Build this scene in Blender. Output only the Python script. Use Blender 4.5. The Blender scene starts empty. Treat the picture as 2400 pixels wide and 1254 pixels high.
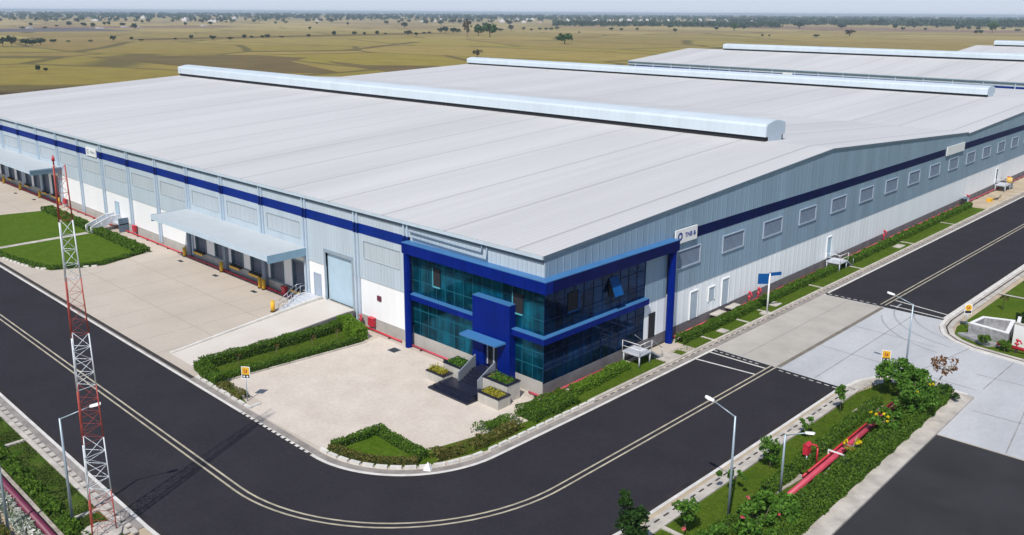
import bpy, math, random
import numpy as np
from mathutils import Vector, Matrix
R = math.radians
scene = bpy.context.scene
COL = scene.collection
rng = np.random.default_rng(7)
random.seed(7)

# ---------------------------------------------------------------- camera
cam_data = bpy.data.cameras.new('camera')
cam = bpy.data.objects.new('camera', cam_data)
COL.objects.link(cam)
cam_data.sensor_width = 36.0
cam_data.lens = 2044.22 / 2400 * 36
cam_data.shift_y = -(627 - 527.1) / 2400
cam_data.clip_start = 0.5
cam_data.clip_end = 60000
cam.matrix_world = (Matrix.Translation((43.563, -49.499, 30.513)) @ Matrix.Rotation(0.7613, 4, 'Z')
                    @ Matrix.Rotation(math.pi / 2 - 0.239, 4, 'X') @ Matrix.Rotation(0.0059, 4, 'Z'))
scene.camera = cam

# ---------------------------------------------------------------- light
SUN_EL = 52.0
sx, sy = 0.42, -0.91                        # horizontal direction towards the sun
w = bpy.data.worlds.new('World'); scene.world = w; w.use_nodes = True
nt = w.node_tree
sky = nt.nodes.new('ShaderNodeTexSky'); sky.sky_type = 'NISHITA'
sky.sun_disc = False
sky.sun_elevation = R(SUN_EL); sky.sun_rotation = math.atan2(sx, sy)
sky.air_density = 1.0; sky.dust_density = 0.6; sky.ozone_density = 2.0; sky.altitude = 200
bg = nt.nodes['Background']; bg.inputs['Strength'].default_value = 0.11
# pale dry-season haze low in the sky, clear sky texture above
tcw = nt.nodes.new('ShaderNodeTexCoord'); spw = nt.nodes.new('ShaderNodeSeparateXYZ'); mrw = nt.nodes.new('ShaderNodeMapRange'); mxw = nt.nodes.new('ShaderNodeMix'); mxw.data_type = 'RGBA'
nt.links.new(tcw.outputs['Generated'], spw.inputs[0]); nt.links.new(spw.outputs['Z'], mrw.inputs[0])
mrw.inputs[1].default_value = 0.0; mrw.inputs[2].default_value = 0.35; mrw.inputs[3].default_value = 0.95; mrw.inputs[4].default_value = 0.0
nt.links.new(mrw.outputs[0], mxw.inputs[0]); nt.links.new(sky.outputs[0], mxw.inputs[6]); mxw.inputs[7].default_value = (5.7, 6.45, 7.7, 1)
nt.links.new(mxw.outputs[2], bg.inputs[0])
sd = bpy.data.lights.new('sun', 'SUN'); sd.energy = 4.3; sd.angle = R(0.8); sd.color = (1.0, 0.95, 0.88)
sun = bpy.data.objects.new('sun', sd); COL.objects.link(sun)
ce = math.cos(R(SUN_EL)); hl = math.hypot(sx, sy)
to_sun = Vector((sx / hl * ce, sy / hl * ce, math.sin(R(SUN_EL))))
sun.rotation_euler = to_sun.to_track_quat('Z', 'Y').to_euler()
sun.location = (0, -60, 80)
scene.view_settings.view_transform = 'Standard'
scene.view_settings.look = 'None'
scene.view_settings.exposure = 0.0
scene.view_settings.gamma = 1.0

# ---------------------------------------------------------------- helpers
def tag(o, label=None, cat=None, group=None, kind=None):
    if label: o['label'] = label
    if cat: o['category'] = cat
    if group: o['group'] = group
    if kind: o['kind'] = kind
    return o

def thing(name, loc, label, cat, group=None):
    o = bpy.data.objects.new(name, None); COL.objects.link(o)
    o.empty_display_size = 0.5; o.location = loc
    return tag(o, label, cat, group)

def link_mesh(name, me, parent=None, loc=(0, 0, 0)):
    o = bpy.data.objects.new(name, me); COL.objects.link(o)
    o.location = loc
    if parent is not None: o.parent = parent
    return o

def world_loc(o):
    v = Vector((0, 0, 0))
    while o is not None:
        v = v + Vector(o.location); o = o.parent
    return v

class MB:
    def __init__(s): s.v = []; s.f = []; s.m = []; s.sm = []
    def add(s, vs, fs, m=0, smooth=False):
        b = len(s.v); s.v += [tuple(x) for x in vs]
        s.f += [tuple(i + b for i in f) for f in fs]; s.m += [m] * len(fs); s.sm += [smooth] * len(fs)
        return s
    def box(s, x0, x1, y0, y1, z0, z1, m=0):
        return s.add([(x0,y0,z0),(x1,y0,z0),(x1,y1,z0),(x0,y1,z0),(x0,y0,z1),(x1,y0,z1),(x1,y1,z1),(x0,y1,z1)],
                     [(0,3,2,1),(4,5,6,7),(0,1,5,4),(1,2,6,5),(2,3,7,6),(3,0,4,7)], m)
    def obox(s, c, ax, L, W, z0, z1, m=0):          # oriented box: centre xy, angle, length, width
        ca, sa = math.cos(ax), math.sin(ax); vs = []
        for z in (z0, z1):
            for a, b in ((-1,-1),(1,-1),(1,1),(-1,1)):
                vs.append((c[0]+a*L/2*ca-b*W/2*sa, c[1]+a*L/2*sa+b*W/2*ca, z))
        return s.add(vs, [(0,3,2,1),(4,5,6,7),(0,1,5,4),(1,2,6,5),(2,3,7,6),(3,0,4,7)], m)
    def prism(s, poly, z0, z1, m=0):                # vertical prism over an xy polygon (ccw)
        n = len(poly); vs = [(x, y, z0) for x, y in poly] + [(x, y, z1) for x, y in poly]
        fs = [tuple(range(n - 1, -1, -1)), tuple(range(n, 2 * n))]
        fs += [(i, (i + 1) % n, n + (i + 1) % n, n + i) for i in range(n)]
        return s.add(vs, fs, m)
    def extr(s, poly3, d, m=0, smooth=False):       # polygon in 3D extruded by vector d
        n = len(poly3); d = Vector(d); vs = [tuple(p) for p in poly3] + [tuple(Vector(p) + d) for p in poly3]
        s.add(vs, [tuple(range(n - 1, -1, -1)), tuple(range(n, 2 * n))], m)
        b = len(s.v) - 2 * n
        fs = [(b + i, b + (i + 1) % n, b + n + (i + 1) % n, b + n + i) for i in range(n)]
        s.f += fs; s.m += [m] * n; s.sm += [smooth] * n
        return s
    def poly(s, pts, m=0): return s.add(pts, [tuple(range(len(pts)))], m)
    def tube(s, p0, p1, r0, r1=None, n=8, m=0, caps=True):
        if r1 is None: r1 = r0
        p0 = Vector(p0); p1 = Vector(p1); d = (p1 - p0)
        if d.length < 1e-6: return s
        d.normalize(); u = d.orthogonal().normalized(); v = d.cross(u); vs = []
        for p, r in ((p0, r0), (p1, r1)):
            for k in range(n):
                a = 2 * math.pi * k / n; vs.append(tuple(p + u * math.cos(a) * r + v * math.sin(a) * r))
        s.add(vs, [(k, (k + 1) % n, n + (k + 1) % n, n + k) for k in range(n)], m, n > 5)
        if caps:
            b = len(s.v) - 2 * n
            s.f += [tuple(b + k for k in range(n - 1, -1, -1)), tuple(b + n + k for k in range(n))]; s.m += [m] * 2; s.sm += [False] * 2
        return s
    def pipe(s, pts, r, n=8, m=0):
        for a, b in zip(pts[:-1], pts[1:]): s.tube(a, b, r, r, n, m)
        return s
    def build(s, name, mats, parent=None, origin=None, bevel=0):
        if not isinstance(mats, (list, tuple)): mats = [mats]
        o0 = world_loc(parent) if parent is not None else Vector((0, 0, 0))
        org = Vector(origin) if origin is not None else o0
        me = bpy.data.meshes.new(name)
        me.from_pydata([tuple(Vector(p) - org) for p in s.v], [], s.f)
        for mm in mats: me.materials.append(mm)
        me.polygons.foreach_set('material_index', s.m); me.polygons.foreach_set('use_smooth', s.sm)
        me.update()
        o = link_mesh(name, me, parent, org - o0 if origin is not None or parent is not None else (0, 0, 0))
        if parent is not None and origin is None: o.location = (0, 0, 0)
        if bevel:
            b = o.modifiers.new('bevel', 'BEVEL'); b.width = bevel; b.segments = 2; b.limit_method = 'ANGLE'
        return o

def copy_tree(o, parent=None):
    c = o.copy(); COL.objects.link(c); c.parent = parent
    for ch in [x for x in bpy.data.objects if x.parent == o]: copy_tree(ch, c)
    return c

# ---------------------------------------------------------------- materials
def N(nt, t, **kw):
    n = nt.nodes.new(t)
    for k, v in kw.items(): setattr(n, k, v)
    return n

def mat(name, col, rough=0.6, var=0.0, vscale=1.0, col2=None, bump=0.0, bscale=20.0, metallic=0.0, spec=0.5, coat=0.0,
        stretch=(1, 1, 1), detail=4.0, speckle=0.0):
    """principled material, base colour wandering between col and col2 with noise of the given scale (1/m)"""
    m = bpy.data.materials.new(name); m.use_nodes = True; t = m.node_tree; L = t.links.new
    b = t.nodes['Principled BSDF']
    b.inputs['Roughness'].default_value = rough; b.inputs['Metallic'].default_value = metallic
    b.inputs['Specular IOR Level'].default_value = spec; b.inputs['Coat Weight'].default_value = coat
    b.inputs['Base Color'].default_value = (*col, 1)
    tc = N(t, 'ShaderNodeTexCoord'); mp = N(t, 'ShaderNodeMapping'); L(tc.outputs['Object'], mp.inputs[0])
    mp.inputs['Scale'].default_value = stretch
    if var > 0 or col2:
        if col2 is None: col2 = tuple(c * (1 - var) for c in col); colA = tuple(min(1, c * (1 + var)) for c in col)
        else: colA = col
        nz = N(t, 'ShaderNodeTexNoise'); nz.inputs['Scale'].default_value = vscale; nz.inputs['Detail'].default_value = detail
        nz.inputs['Roughness'].default_value = 0.6
        L(mp.outputs[0], nz.inputs['Vector'])
        r = N(t, 'ShaderNodeValToRGB'); r.color_ramp.elements[0].position = 0.35; r.color_ramp.elements[1].position = 0.65
        r.color_ramp.elements[0].color = (*colA, 1); r.color_ramp.elements[1].color = (*col2, 1)
        L(nz.outputs[0], r.inputs[0]); L(r.outputs[0], b.inputs['Base Color'])
    if speckle > 0:
        ns = N(t, 'ShaderNodeTexNoise'); ns.inputs['Scale'].default_value = 3.2; ns.inputs['Detail'].default_value = 3; ns.inputs['Roughness'].default_value = .8; L(mp.outputs[0], ns.inputs['Vector'])
        ms = N(t, 'ShaderNodeMapRange'); L(ns.outputs[0], ms.inputs[0]); ms.inputs[1].default_value = .32; ms.inputs[2].default_value = .68; ms.inputs[3].default_value = 1 - speckle; ms.inputs[4].default_value = 1 + speckle
        xs = N(t, 'ShaderNodeMix', data_type='RGBA', blend_type='MULTIPLY'); xs.inputs[0].default_value = 1; L(r.outputs[0], xs.inputs[6]); L(ms.outputs[0], xs.inputs[7]); L(xs.outputs[2], b.inputs['Base Color'])
    if bump > 0:
        nb = N(t, 'ShaderNodeTexNoise'); nb.inputs['Scale'].default_value = bscale; nb.inputs['Detail'].default_value = 5
        L(mp.outputs[0], nb.inputs['Vector'])
        bp = N(t, 'ShaderNodeBump'); bp.inputs['Strength'].default_value = bump; bp.inputs['Distance'].default_value = 0.05
        L(nb.outputs[0], bp.inputs['Height']); L(bp.outputs[0], b.inputs['Normal'])
    return m

def ribbed(name, col, axis, pitch, joint=0, rough=0.45, depth=0.03, dirt=0.06, jointdark=0.75, metallic=0.0, joff=0.0, jw=0.12, streak=(0.4, 0.4, 0.03), ribdark=0.06, patch=0.0, pitch_pw=0.25, spec=0.25):
    """profiled sheet: raised ribs every pitch metres along axis, panel joints every joint metres, faint rain streaks"""
    m = bpy.data.materials.new(name); m.use_nodes = True; t = m.node_tree; L = t.links.new
    b = t.nodes['Principled BSDF']; b.inputs['Roughness'].default_value = rough; b.inputs['Metallic'].default_value = metallic; b.inputs['Specular IOR Level'].default_value = spec
    tc = N(t, 'ShaderNodeTexCoord'); sp = N(t, 'ShaderNodeSeparateXYZ'); L(tc.outputs['Object'], sp.inputs[0])
    def fr(val, off=0.0):
        a = N(t, 'ShaderNodeMath', operation='ADD'); L(sp.outputs[axis], a.inputs[0]); a.inputs[1].default_value = off
        d = N(t, 'ShaderNodeMath', operation='DIVIDE'); L(a.outputs[0], d.inputs[0]); d.inputs[1].default_value = val
        f = N(t, 'ShaderNodeMath', operation='FRACT'); L(d.outputs[0], f.inputs[0]); return f, d
    f, d0 = fr(pitch)
    rr = N(t, 'ShaderNodeMapRange'); rr.interpolation_type = 'SMOOTHSTEP'
    pk = N(t, 'ShaderNodeMath', operation='PINGPONG'); L(d0.outputs[0], pk.inputs[0]); pk.inputs[1].default_value = 0.5
    L(pk.outputs[0], rr.inputs[0]); rr.inputs[1].default_value = 0.5 - pitch_pw; rr.inputs[2].default_value = 0.5
    bp = N(t, 'ShaderNodeBump'); bp.inputs['Strength'].default_value = 0.9; bp.inputs['Distance'].default_value = depth
    L(rr.outputs[0], bp.inputs['Height']); L(bp.outputs[0], b.inputs['Normal'])
    mp = N(t, 'ShaderNodeMapping'); mp.inputs['Scale'].default_value = streak; L(tc.outputs['Object'], mp.inputs[0])
    nz = N(t, 'ShaderNodeTexNoise'); nz.inputs['Scale'].default_value = 1.0; nz.inputs['Detail'].default_value = 4; L(mp.outputs[0], nz.inputs['Vector'])
    mr = N(t, 'ShaderNodeMapRange'); L(nz.outputs[0], mr.inputs[0]); mr.inputs[1].default_value = 0.3; mr.inputs[2].default_value = 0.7
    mr.inputs[3].default_value = 1 - dirt; mr.inputs[4].default_value = 1 + dirt
    mx = N(t, 'ShaderNodeMix', data_type='RGBA', blend_type='MULTIPLY'); mx.inputs[0].default_value = 1.0
    mx.inputs[6].default_value = (*col, 1); L(mr.outputs[0], mx.inputs[7]); out = mx.outputs[2]
    # sheet between the ribs set darker than their crests
    m3 = N(t, 'ShaderNodeMapRange'); L(rr.outputs[0], m3.inputs[0]); m3.inputs[3].default_value = 1 - ribdark; m3.inputs[4].default_value = 1.0
    mx3 = N(t, 'ShaderNodeMix', data_type='RGBA', blend_type='MULTIPLY'); mx3.inputs[0].default_value = 1.0
    L(out, mx3.inputs[6]); L(m3.outputs[0], mx3.inputs[7]); out = mx3.outputs[2]
    if patch > 0:                                   # each sheet weathered a little differently
        fl = N(t, 'ShaderNodeMath', operation='FLOOR'); d1 = fr(1.05)[1]; L(d1.outputs[0], fl.inputs[0])
        wn = N(t, 'ShaderNodeTexWhiteNoise'); wn.noise_dimensions = '1D'; L(fl.outputs[0], wn.inputs['W'])
        m4 = N(t, 'ShaderNodeMapRange'); L(wn.outputs['Value'], m4.inputs[0]); m4.inputs[3].default_value = 1 - patch; m4.inputs[4].default_value = 1 + patch * 0.6
        mx4 = N(t, 'ShaderNodeMix', data_type='RGBA', blend_type='MULTIPLY'); mx4.inputs[0].default_value = 1.0
        L(out, mx4.inputs[6]); L(m4.outputs[0], mx4.inputs[7]); out = mx4.outputs[2]
    if joint:
        f2, d2 = fr(joint, joff)
        c = N(t, 'ShaderNodeMath', operation='LESS_THAN'); L(f2.outputs[0], c.inputs[0]); c.inputs[1].default_value = jw / joint
        mx2 = N(t, 'ShaderNodeMix', data_type='RGBA', blend_type='MULTIPLY'); L(c.outputs[0], mx2.inputs[0])
        L(out, mx2.inputs[6]); mx2.inputs[7].default_value = (jointdark, jointdark, jointdark, 1); out = mx2.outputs[2]
    L(out, b.inputs['Base Color'])
    return m

def leafmat(name, c1, c2, c3=None, trans=0.25, rough=0.55):
    m = bpy.data.materials.new(name); m.use_nodes = True; t = m.node_tree; L = t.links.new
    b = t.nodes['Principled BSDF']; b.inputs['Roughness'].default_value = rough; b.inputs['Specular IOR Level'].default_value = 0.12
    g = N(t, 'ShaderNodeNewGeometry'); r = N(t, 'ShaderNodeValToRGB')
    r.color_ramp.elements[0].color = (*c1, 1); r.color_ramp.elements[1].color = (*c2, 1)
    if c3: e = r.color_ramp.elements.new(0.9); e.color = (*c3, 1); r.color_ramp.elements[2].color = (*c3, 1); r.color_ramp.elements[1].position = 0.9
    L(g.outputs['Random Per Island'], r.inputs[0]); L(r.outputs[0], b.inputs['Base Color'])
    tr = N(t, 'ShaderNodeBsdfTranslucent'); L(r.outputs[0], tr.inputs[0]); mx = N(t, 'ShaderNodeMixShader'); mx.inputs[0].default_value = trans
    L(b.outputs[0], mx.inputs[1]); L(tr.outputs[0], mx.inputs[2]); L(mx.outputs[0], t.nodes['Material Output'].inputs[0])
    return m

M = {}
M['asphalt'] = mat('asphalt', (0.030, 0.028, 0.035), 0.9, var=0.10, vscale=0.25, bump=0.25, bscale=30, spec=0.12, detail=8, speckle=0.14)
M['asphalt_lot'] = mat('asphalt_lot', (0.036, 0.036, 0.040), 0.92, var=0.16, vscale=0.15, bump=0.3, bscale=25, spec=0.12)
M['asphalt_patch'] = mat('asphalt_patch', (0.014, 0.014, 0.016), 0.9, var=0.12, vscale=0.6, bump=0.2)
M['yard'] = mat('yard_concrete', (0.515, 0.455, 0.39), 0.9, col2=(0.455, 0.40, 0.34), vscale=0.12, bump=0.15, bscale=12, spec=0.3, detail=8, speckle=0.05)
M['court'] = mat('court_pavers', (0.61, 0.545, 0.475), 0.9, col2=(0.54, 0.475, 0.41), vscale=0.45, bump=0.3, bscale=8, spec=0.3, detail=8, speckle=0.08)
M['ramp'] = mat('ramp_concrete', (0.60, 0.56, 0.51), 0.85, col2=(0.55, 0.50, 0.45), vscale=0.3, bump=0.2, bscale=10, spec=0.3)
M['crossing'] = mat('crossing_concrete', (0.49, 0.50, 0.52), 0.85, col2=(0.395, 0.405, 0.425), vscale=0.18, bump=0.2, bscale=9, spec=0.35, stretch=(1, 0.45, 1), detail=9, speckle=0.05)
M['crossing_lane'] = mat('crossing_lane_concrete', (0.45, 0.42, 0.38), 0.85, col2=(0.375, 0.35, 0.315), vscale=0.3, bump=0.2, bscale=9, spec=0.3)
M['joint'] = mat('joint_filler', (0.17, 0.15, 0.12), 0.9, var=0.2, vscale=0.8)
M['joint_pale'] = mat('slab_joint', (0.28, 0.275, 0.27), 0.9, var=0.2, vscale=0.8)
M['yard_joint'] = mat('yard_joint', (0.36, 0.315, 0.27), 0.95, var=0.15, vscale=0.5)
M['paint'] = mat('road_paint', (0.62, 0.60, 0.57), 0.7, var=0.12, vscale=1.2)
M['paint_old'] = mat('road_paint_old', (0.40, 0.36, 0.27), 0.8, var=0.2, vscale=1.0)
M['kerb'] = mat('kerb_white', (0.62, 0.60, 0.56), 0.8, var=0.12, vscale=1.5, bump=0.2)
M['kerb_conc'] = mat('kerb_concrete', (0.46, 0.425, 0.38), 0.9, var=0.2, vscale=0.8, bump=0.3)
M['gutter_conc'] = mat('gutter_concrete', (0.27, 0.245, 0.225), 0.9, var=0.2, vscale=0.8, bump=0.3)
M['dark_gap'] = mat('dark_gap', (0.035, 0.03, 0.028), 0.95, var=0.2, vscale=2)
M['sand'] = mat('sandy_soil', (0.50, 0.41, 0.29), 0.95, col2=(0.38, 0.31, 0.22), vscale=0.4, bump=0.4)
M['stone_paving'] = mat('stone_paving', (0.46, 0.42, 0.36), 0.9, col2=(0.26, 0.23, 0.20), vscale=1.6, bump=0.5, bscale=5)
M['lawn'] = mat('lawn_grass', (0.060, 0.110, 0.008), 0.95, col2=(0.090, 0.138, 0.014), vscale=0.35, bump=0.9, bscale=25, spec=0.05, detail=10, speckle=0.22)
M['lawn_lush'] = mat('lawn_lush', (0.060, 0.118, 0.008), 0.95, col2=(0.088, 0.142, 0.014), vscale=0.8, bump=0.9, bscale=25, spec=0.05, detail=10, speckle=0.22)
M['rough_lawn'] = mat('rough_lawn', (0.035, 0.085, 0.008), 0.95, col2=(0.085, 0.115, 0.022), vscale=0.9, bump=1.0, bscale=12, spec=0.05, detail=10, speckle=0.22)
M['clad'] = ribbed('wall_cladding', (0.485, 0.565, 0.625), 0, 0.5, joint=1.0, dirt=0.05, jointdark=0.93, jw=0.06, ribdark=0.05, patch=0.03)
M['clad_g'] = ribbed('wall_cladding_shaded', (0.265, 0.375, 0.475), 1, 0.9, joint=0, dirt=0.07, ribdark=0.11, patch=0.07, pitch_pw=0.12)  # copy of the front cladding, its colour darkened for the gable's shade
M['white_f'] = ribbed('white_wall_front', (0.86, 0.86, 0.86), 0, 1.2, joint=0, dirt=0.025, ribdark=0.02, depth=0.01)
M['white_g'] = ribbed('white_wall_gable', (0.90, 0.93, 0.95), 1, 1.1, joint=0, dirt=0.04, ribdark=0.025, patch=0.02, depth=0.02)
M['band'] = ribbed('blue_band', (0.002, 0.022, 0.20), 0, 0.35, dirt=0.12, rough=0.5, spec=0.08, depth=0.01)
M['band_g'] = ribbed('blue_band_shaded', (0.001, 0.006, 0.062), 1, 0.35, dirt=0.12, rough=0.5, spec=0.08, depth=0.01)  # front band blue, darkened to stand for weak light on the gable
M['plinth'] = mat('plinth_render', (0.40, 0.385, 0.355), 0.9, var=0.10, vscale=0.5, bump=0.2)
M['plinth_g'] = mat('plinth_shaded', (0.17, 0.16, 0.165), 0.9, var=0.18, vscale=0.6, bump=0.2)  # plinth colour deepened to paint in shade on the gable-facing sides
M['roof'] = ribbed('roof_sheet', (0.575, 0.57, 0.57), 0, 0.62, joint=8.62, joff=3.0, jw=0.32, jointdark=0.76, rough=0.55, dirt=0.07, streak=(0.12, 0.015, 0.05), depth=0.02, ribdark=0.045, patch=0.03, spec=0.2)
M['roof_white'] = ribbed('vent_sheet', (0.56, 0.635, 0.69), 0, 1.1, rough=0.4, dirt=0.05, depth=0.01, ribdark=0.03)
M['vent_end'] = mat('vent_end_sheet', (0.42, 0.50, 0.58), 0.5, var=0.04)
M['canopy'] = mat('canopy_sheet', (0.46, 0.50, 0.525), 0.5, var=0.04, vscale=0.3, spec=0.2)
M['fascia_end'] = mat('fascia_steel_blue', (0.20, 0.33, 0.43), 0.5, var=0.05)
M['clad_pipe'] = mat('drain_pipe_paint', (0.25, 0.33, 0.42), 0.5)
M['teal_frame'] = mat('teal_frame', (0.08, 0.36, 0.44), 0.5)
M['black'] = mat('dark_void', (0.012, 0.013, 0.018), 0.9)
M['slate'] = mat('slate_trim', (0.10, 0.15, 0.20), 0.5, var=0.08)
M['gutter'] = mat('gutter_sheet', (0.50, 0.60, 0.68), 0.4, var=0.05)
M['pipe_pvc'] = mat('downpipe', (0.46, 0.56, 0.66), 0.4, var=0.06, vscale=0.4)
M['louvre'] = ribbed('louvre_panel', (0.52, 0.585, 0.63), 0, 0.75, dirt=0.04, ribdark=0.14, pitch_pw=0.08)
M['louvre_g'] = mat('louvre_slats', (0.17, 0.215, 0.29), 0.5, var=0.08)
M['frame_lt'] = mat('light_frame', (0.36, 0.43, 0.52), 0.4, var=0.04)
M['frame_dk'] = mat('shadow_frame', (0.26, 0.30, 0.33), 0.5, var=0.04)
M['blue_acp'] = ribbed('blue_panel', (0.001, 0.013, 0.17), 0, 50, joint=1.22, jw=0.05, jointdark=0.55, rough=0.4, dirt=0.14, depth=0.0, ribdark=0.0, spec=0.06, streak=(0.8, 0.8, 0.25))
M['blue_side'] = ribbed('blue_panel_shaded', (0.001, 0.005, 0.075), 1, 50, joint=1.22, jw=0.05, jointdark=0.55, rough=0.4, dirt=0.14, depth=0.0, ribdark=0.0, spec=0.06, streak=(0.8, 0.8, 0.25))  # same panel blue with the shade of the gable side put in
M['blue_top'] = mat('blue_sheen_top', (0.050, 0.17, 0.38), 0.4, var=0.06, vscale=0.5, spec=0.2)  # frame blue lightened to paint sky sheen on tops; also colours the door canopy
M['door_blue'] = mat('door_light_blue', (0.42, 0.56, 0.66), 0.45, var=0.04)
M['door_grey'] = ribbed('dock_shutter', (0.13, 0.15, 0.20), 2, 0.3, dirt=0.05, rough=0.5)
M['yellow'] = mat('safety_yellow', (0.75, 0.42, 0.02), 0.5, var=0.1, vscale=2)
M['rubber'] = mat('rubber', (0.02, 0.02, 0.022), 0.8)
M['red'] = mat('red_paint', (0.50, 0.025, 0.045), 0.45, var=0.12, vscale=1.0)
M['pink'] = mat('faded_red_paint', (0.50, 0.06, 0.10), 0.45, var=0.12, vscale=0.8)
M['maroon'] = mat('maroon_paint', (0.14, 0.018, 0.05), 0.5, var=0.15)
M['granite'] = mat('black_granite', (0.012, 0.014, 0.03), 0.35, var=0.2, vscale=3)
M['planter_wall'] = mat('planter_stone', (0.46, 0.435, 0.39), 0.9, var=0.10, vscale=1.5, bump=0.3)
M['grey_stone'] = mat('grey_stone', (0.30, 0.30, 0.31), 0.9, var=0.25, vscale=2.5, bump=0.4)
M['soil'] = mat('soil_chips', (0.50, 0.25, 0.12), 0.95, var=0.3, vscale=4)
M['steel'] = mat('galvanised_steel', (0.40, 0.44, 0.48), 0.35, var=0.08, metallic=0.6)
M['steel_slab'] = mat('checker_plate', (0.52, 0.55, 0.60), 0.45, var=0.1, vscale=2)
M['pole_blue'] = mat('pole_paint', (0.34, 0.42, 0.48), 0.4, var=0.06, metallic=0.3)
M['white'] = mat('white_paint', (0.80, 0.80, 0.79), 0.5, var=0.02)
M['mast_white'] = mat('mast_white', (0.66, 0.70, 0.74), 0.5, var=0.04)
M['mast_red'] = mat('mast_red', (0.36, 0.06, 0.045), 0.5, var=0.08)
M['sign_blue'] = mat('sign_blue', (0.004, 0.075, 0.26), 0.5, var=0.05, spec=0.1)
M['navy'] = mat('navy_letters', (0.01, 0.03, 0.25), 0.5)
M['bark'] = mat('bark', (0.20, 0.15, 0.11), 0.9, var=0.3, vscale=6)
M['core'] = mat('hedge_twigs', (0.018, 0.035, 0.010), 0.95, var=0.3, vscale=4)
M['leaf_hedge'] = leafmat('leaf_hedge', (0.040, 0.095, 0.010), (0.125, 0.225, 0.025))
M['leaf_lime'] = leafmat('leaf_lime', (0.075, 0.16, 0.012), (0.17, 0.30, 0.028))
M['leaf_olive'] = leafmat('leaf_olive', (0.045, 0.085, 0.012), (0.14, 0.18, 0.03), (0.20, 0.17, 0.05))
M['leaf_big'] = leafmat('leaf_broad', (0.04, 0.115, 0.014), (0.13, 0.27, 0.035))
M['leaf_dark'] = leafmat('leaf_dark', (0.012, 0.04, 0.010), (0.045, 0.10, 0.02))
M['leaf_pale'] = leafmat('leaf_pale', (0.25, 0.24, 0.02), (0.45, 0.42, 0.06))
M['leaf_brown'] = leafmat('leaf_brown', (0.10, 0.045, 0.02), (0.30, 0.15, 0.06))
M['leaf_far'] = leafmat('leaf_far', (0.026, 0.055, 0.034), (0.058, 0.098, 0.055), trans=0.1)  # leaf colour nudged paler and bluer to paint in distance haze
M['leaf_fargreen'] = leafmat('leaf_fargreen', (0.03, 0.08, 0.018), (0.07, 0.15, 0.03), trans=0.1)
M['leaf_farbrown'] = leafmat('leaf_farbrown', (0.07, 0.06, 0.04), (0.13, 0.11, 0.07), trans=0.1)
M['leaf_turf'] = leafmat('leaf_wild', (0.035, 0.075, 0.010), (0.10, 0.13, 0.03))
M['flower_yellow'] = leafmat('flower_yellow', (0.70, 0.55, 0.0), (0.85, 0.72, 0.02))
M['flower_pink'] = leafmat('flower_pink', (0.65, 0.10, 0.14), (0.75, 0.2, 0.2))
M['leaf_white'] = leafmat('leaf_white', (0.06, 0.12, 0.02), (0.80, 0.80, 0.76))
M['house'] = mat('far_house_wall', (0.72, 0.70, 0.68), 0.8, var=0.1)
M['house_pink'] = mat('far_house_pink', (0.60, 0.42, 0.36), 0.8, var=0.1)

M['mullion_shaded'] = mat('shaded_side_mullion', (0.001, 0.016, 0.07), 0.5, var=0.05, spec=0.1)  # mullion colour sunk to paint shade on the gable glazing
M['blue_dark'] = mat('band_blue_pipe', (0.002, 0.014, 0.12), 0.5, var=0.05, spec=0.1)
def glass_mat(name, base, base2):
    m = bpy.data.materials.new(name); m.use_nodes = True; t = m.node_tree; L = t.links.new
    b = t.nodes['Principled BSDF']; b.inputs['Roughness'].default_value = 0.04; b.inputs['Metallic'].default_value = 0.55; b.inputs['Specular IOR Level'].default_value = 0.15
    tc = N(t, 'ShaderNodeTexCoord'); mp = N(t, 'ShaderNodeMapping'); mp.inputs['Scale'].default_value = (1.5, 1.5, 0.10)
    L(tc.outputs['Object'], mp.inputs[0]); nz = N(t, 'ShaderNodeTexNoise'); nz.inputs['Scale'].default_value = 1.0; nz.inputs['Detail'].default_value = 3
    L(mp.outputs[0], nz.inputs['Vector'])           # blinds hanging behind the tinted panes
    r = N(t, 'ShaderNodeValToRGB'); r.color_ramp.elements[0].position = 0.36; r.color_ramp.elements[1].position = 0.70
    r.color_ramp.elements[0].color = (*base, 1); r.color_ramp.elements[1].color = (*base2, 1)
    L(nz.outputs[0], r.inputs[0])
    nq = N(t, 'ShaderNodeTexNoise'); nq.inputs['Scale'].default_value = 0.32; nq.inputs['Detail'].default_value = 5; nq.inputs['Roughness'].default_value = 0.65; L(tc.outputs['Object'], nq.inputs['Vector'])  # broad blotches painted in for reflections across the panes
    mq = N(t, 'ShaderNodeMapRange'); L(nq.outputs[0], mq.inputs[0]); mq.inputs[1].default_value = 0.40; mq.inputs[2].default_value = 0.62; mq.inputs[3].default_value = 0.35; mq.inputs[4].default_value = 1.1
    xq = N(t, 'ShaderNodeMix', data_type='RGBA', blend_type='MULTIPLY'); xq.inputs[0].default_value = 1; L(r.outputs[0], xq.inputs[6]); L(mq.outputs[0], xq.inputs[7]); L(xq.outputs[2], b.inputs['Base Color'])
    n2 = N(t, 'ShaderNodeTexNoise'); n2.inputs['Scale'].default_value = 0.5; L(tc.outputs['Object'], n2.inputs['Vector'])
    bp = N(t, 'ShaderNodeBump'); bp.inputs['Strength'].default_value = 0.12; bp.inputs['Distance'].default_value = 0.05
    L(n2.outputs[0], bp.inputs['Height']); L(bp.outputs[0], b.inputs['Normal'])
    return m
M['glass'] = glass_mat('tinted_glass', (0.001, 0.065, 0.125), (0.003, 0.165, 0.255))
M['glass_dk'] = glass_mat('tinted_glass_shaded', (0.001, 0.022, 0.085), (0.002, 0.045, 0.14))  # same office glass, dark reflections of the gable side put into its colour
M['mullion'] = mat('mullion_metal', (0.01, 0.11, 0.16), 0.5, var=0.05, spec=0.1)

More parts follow.
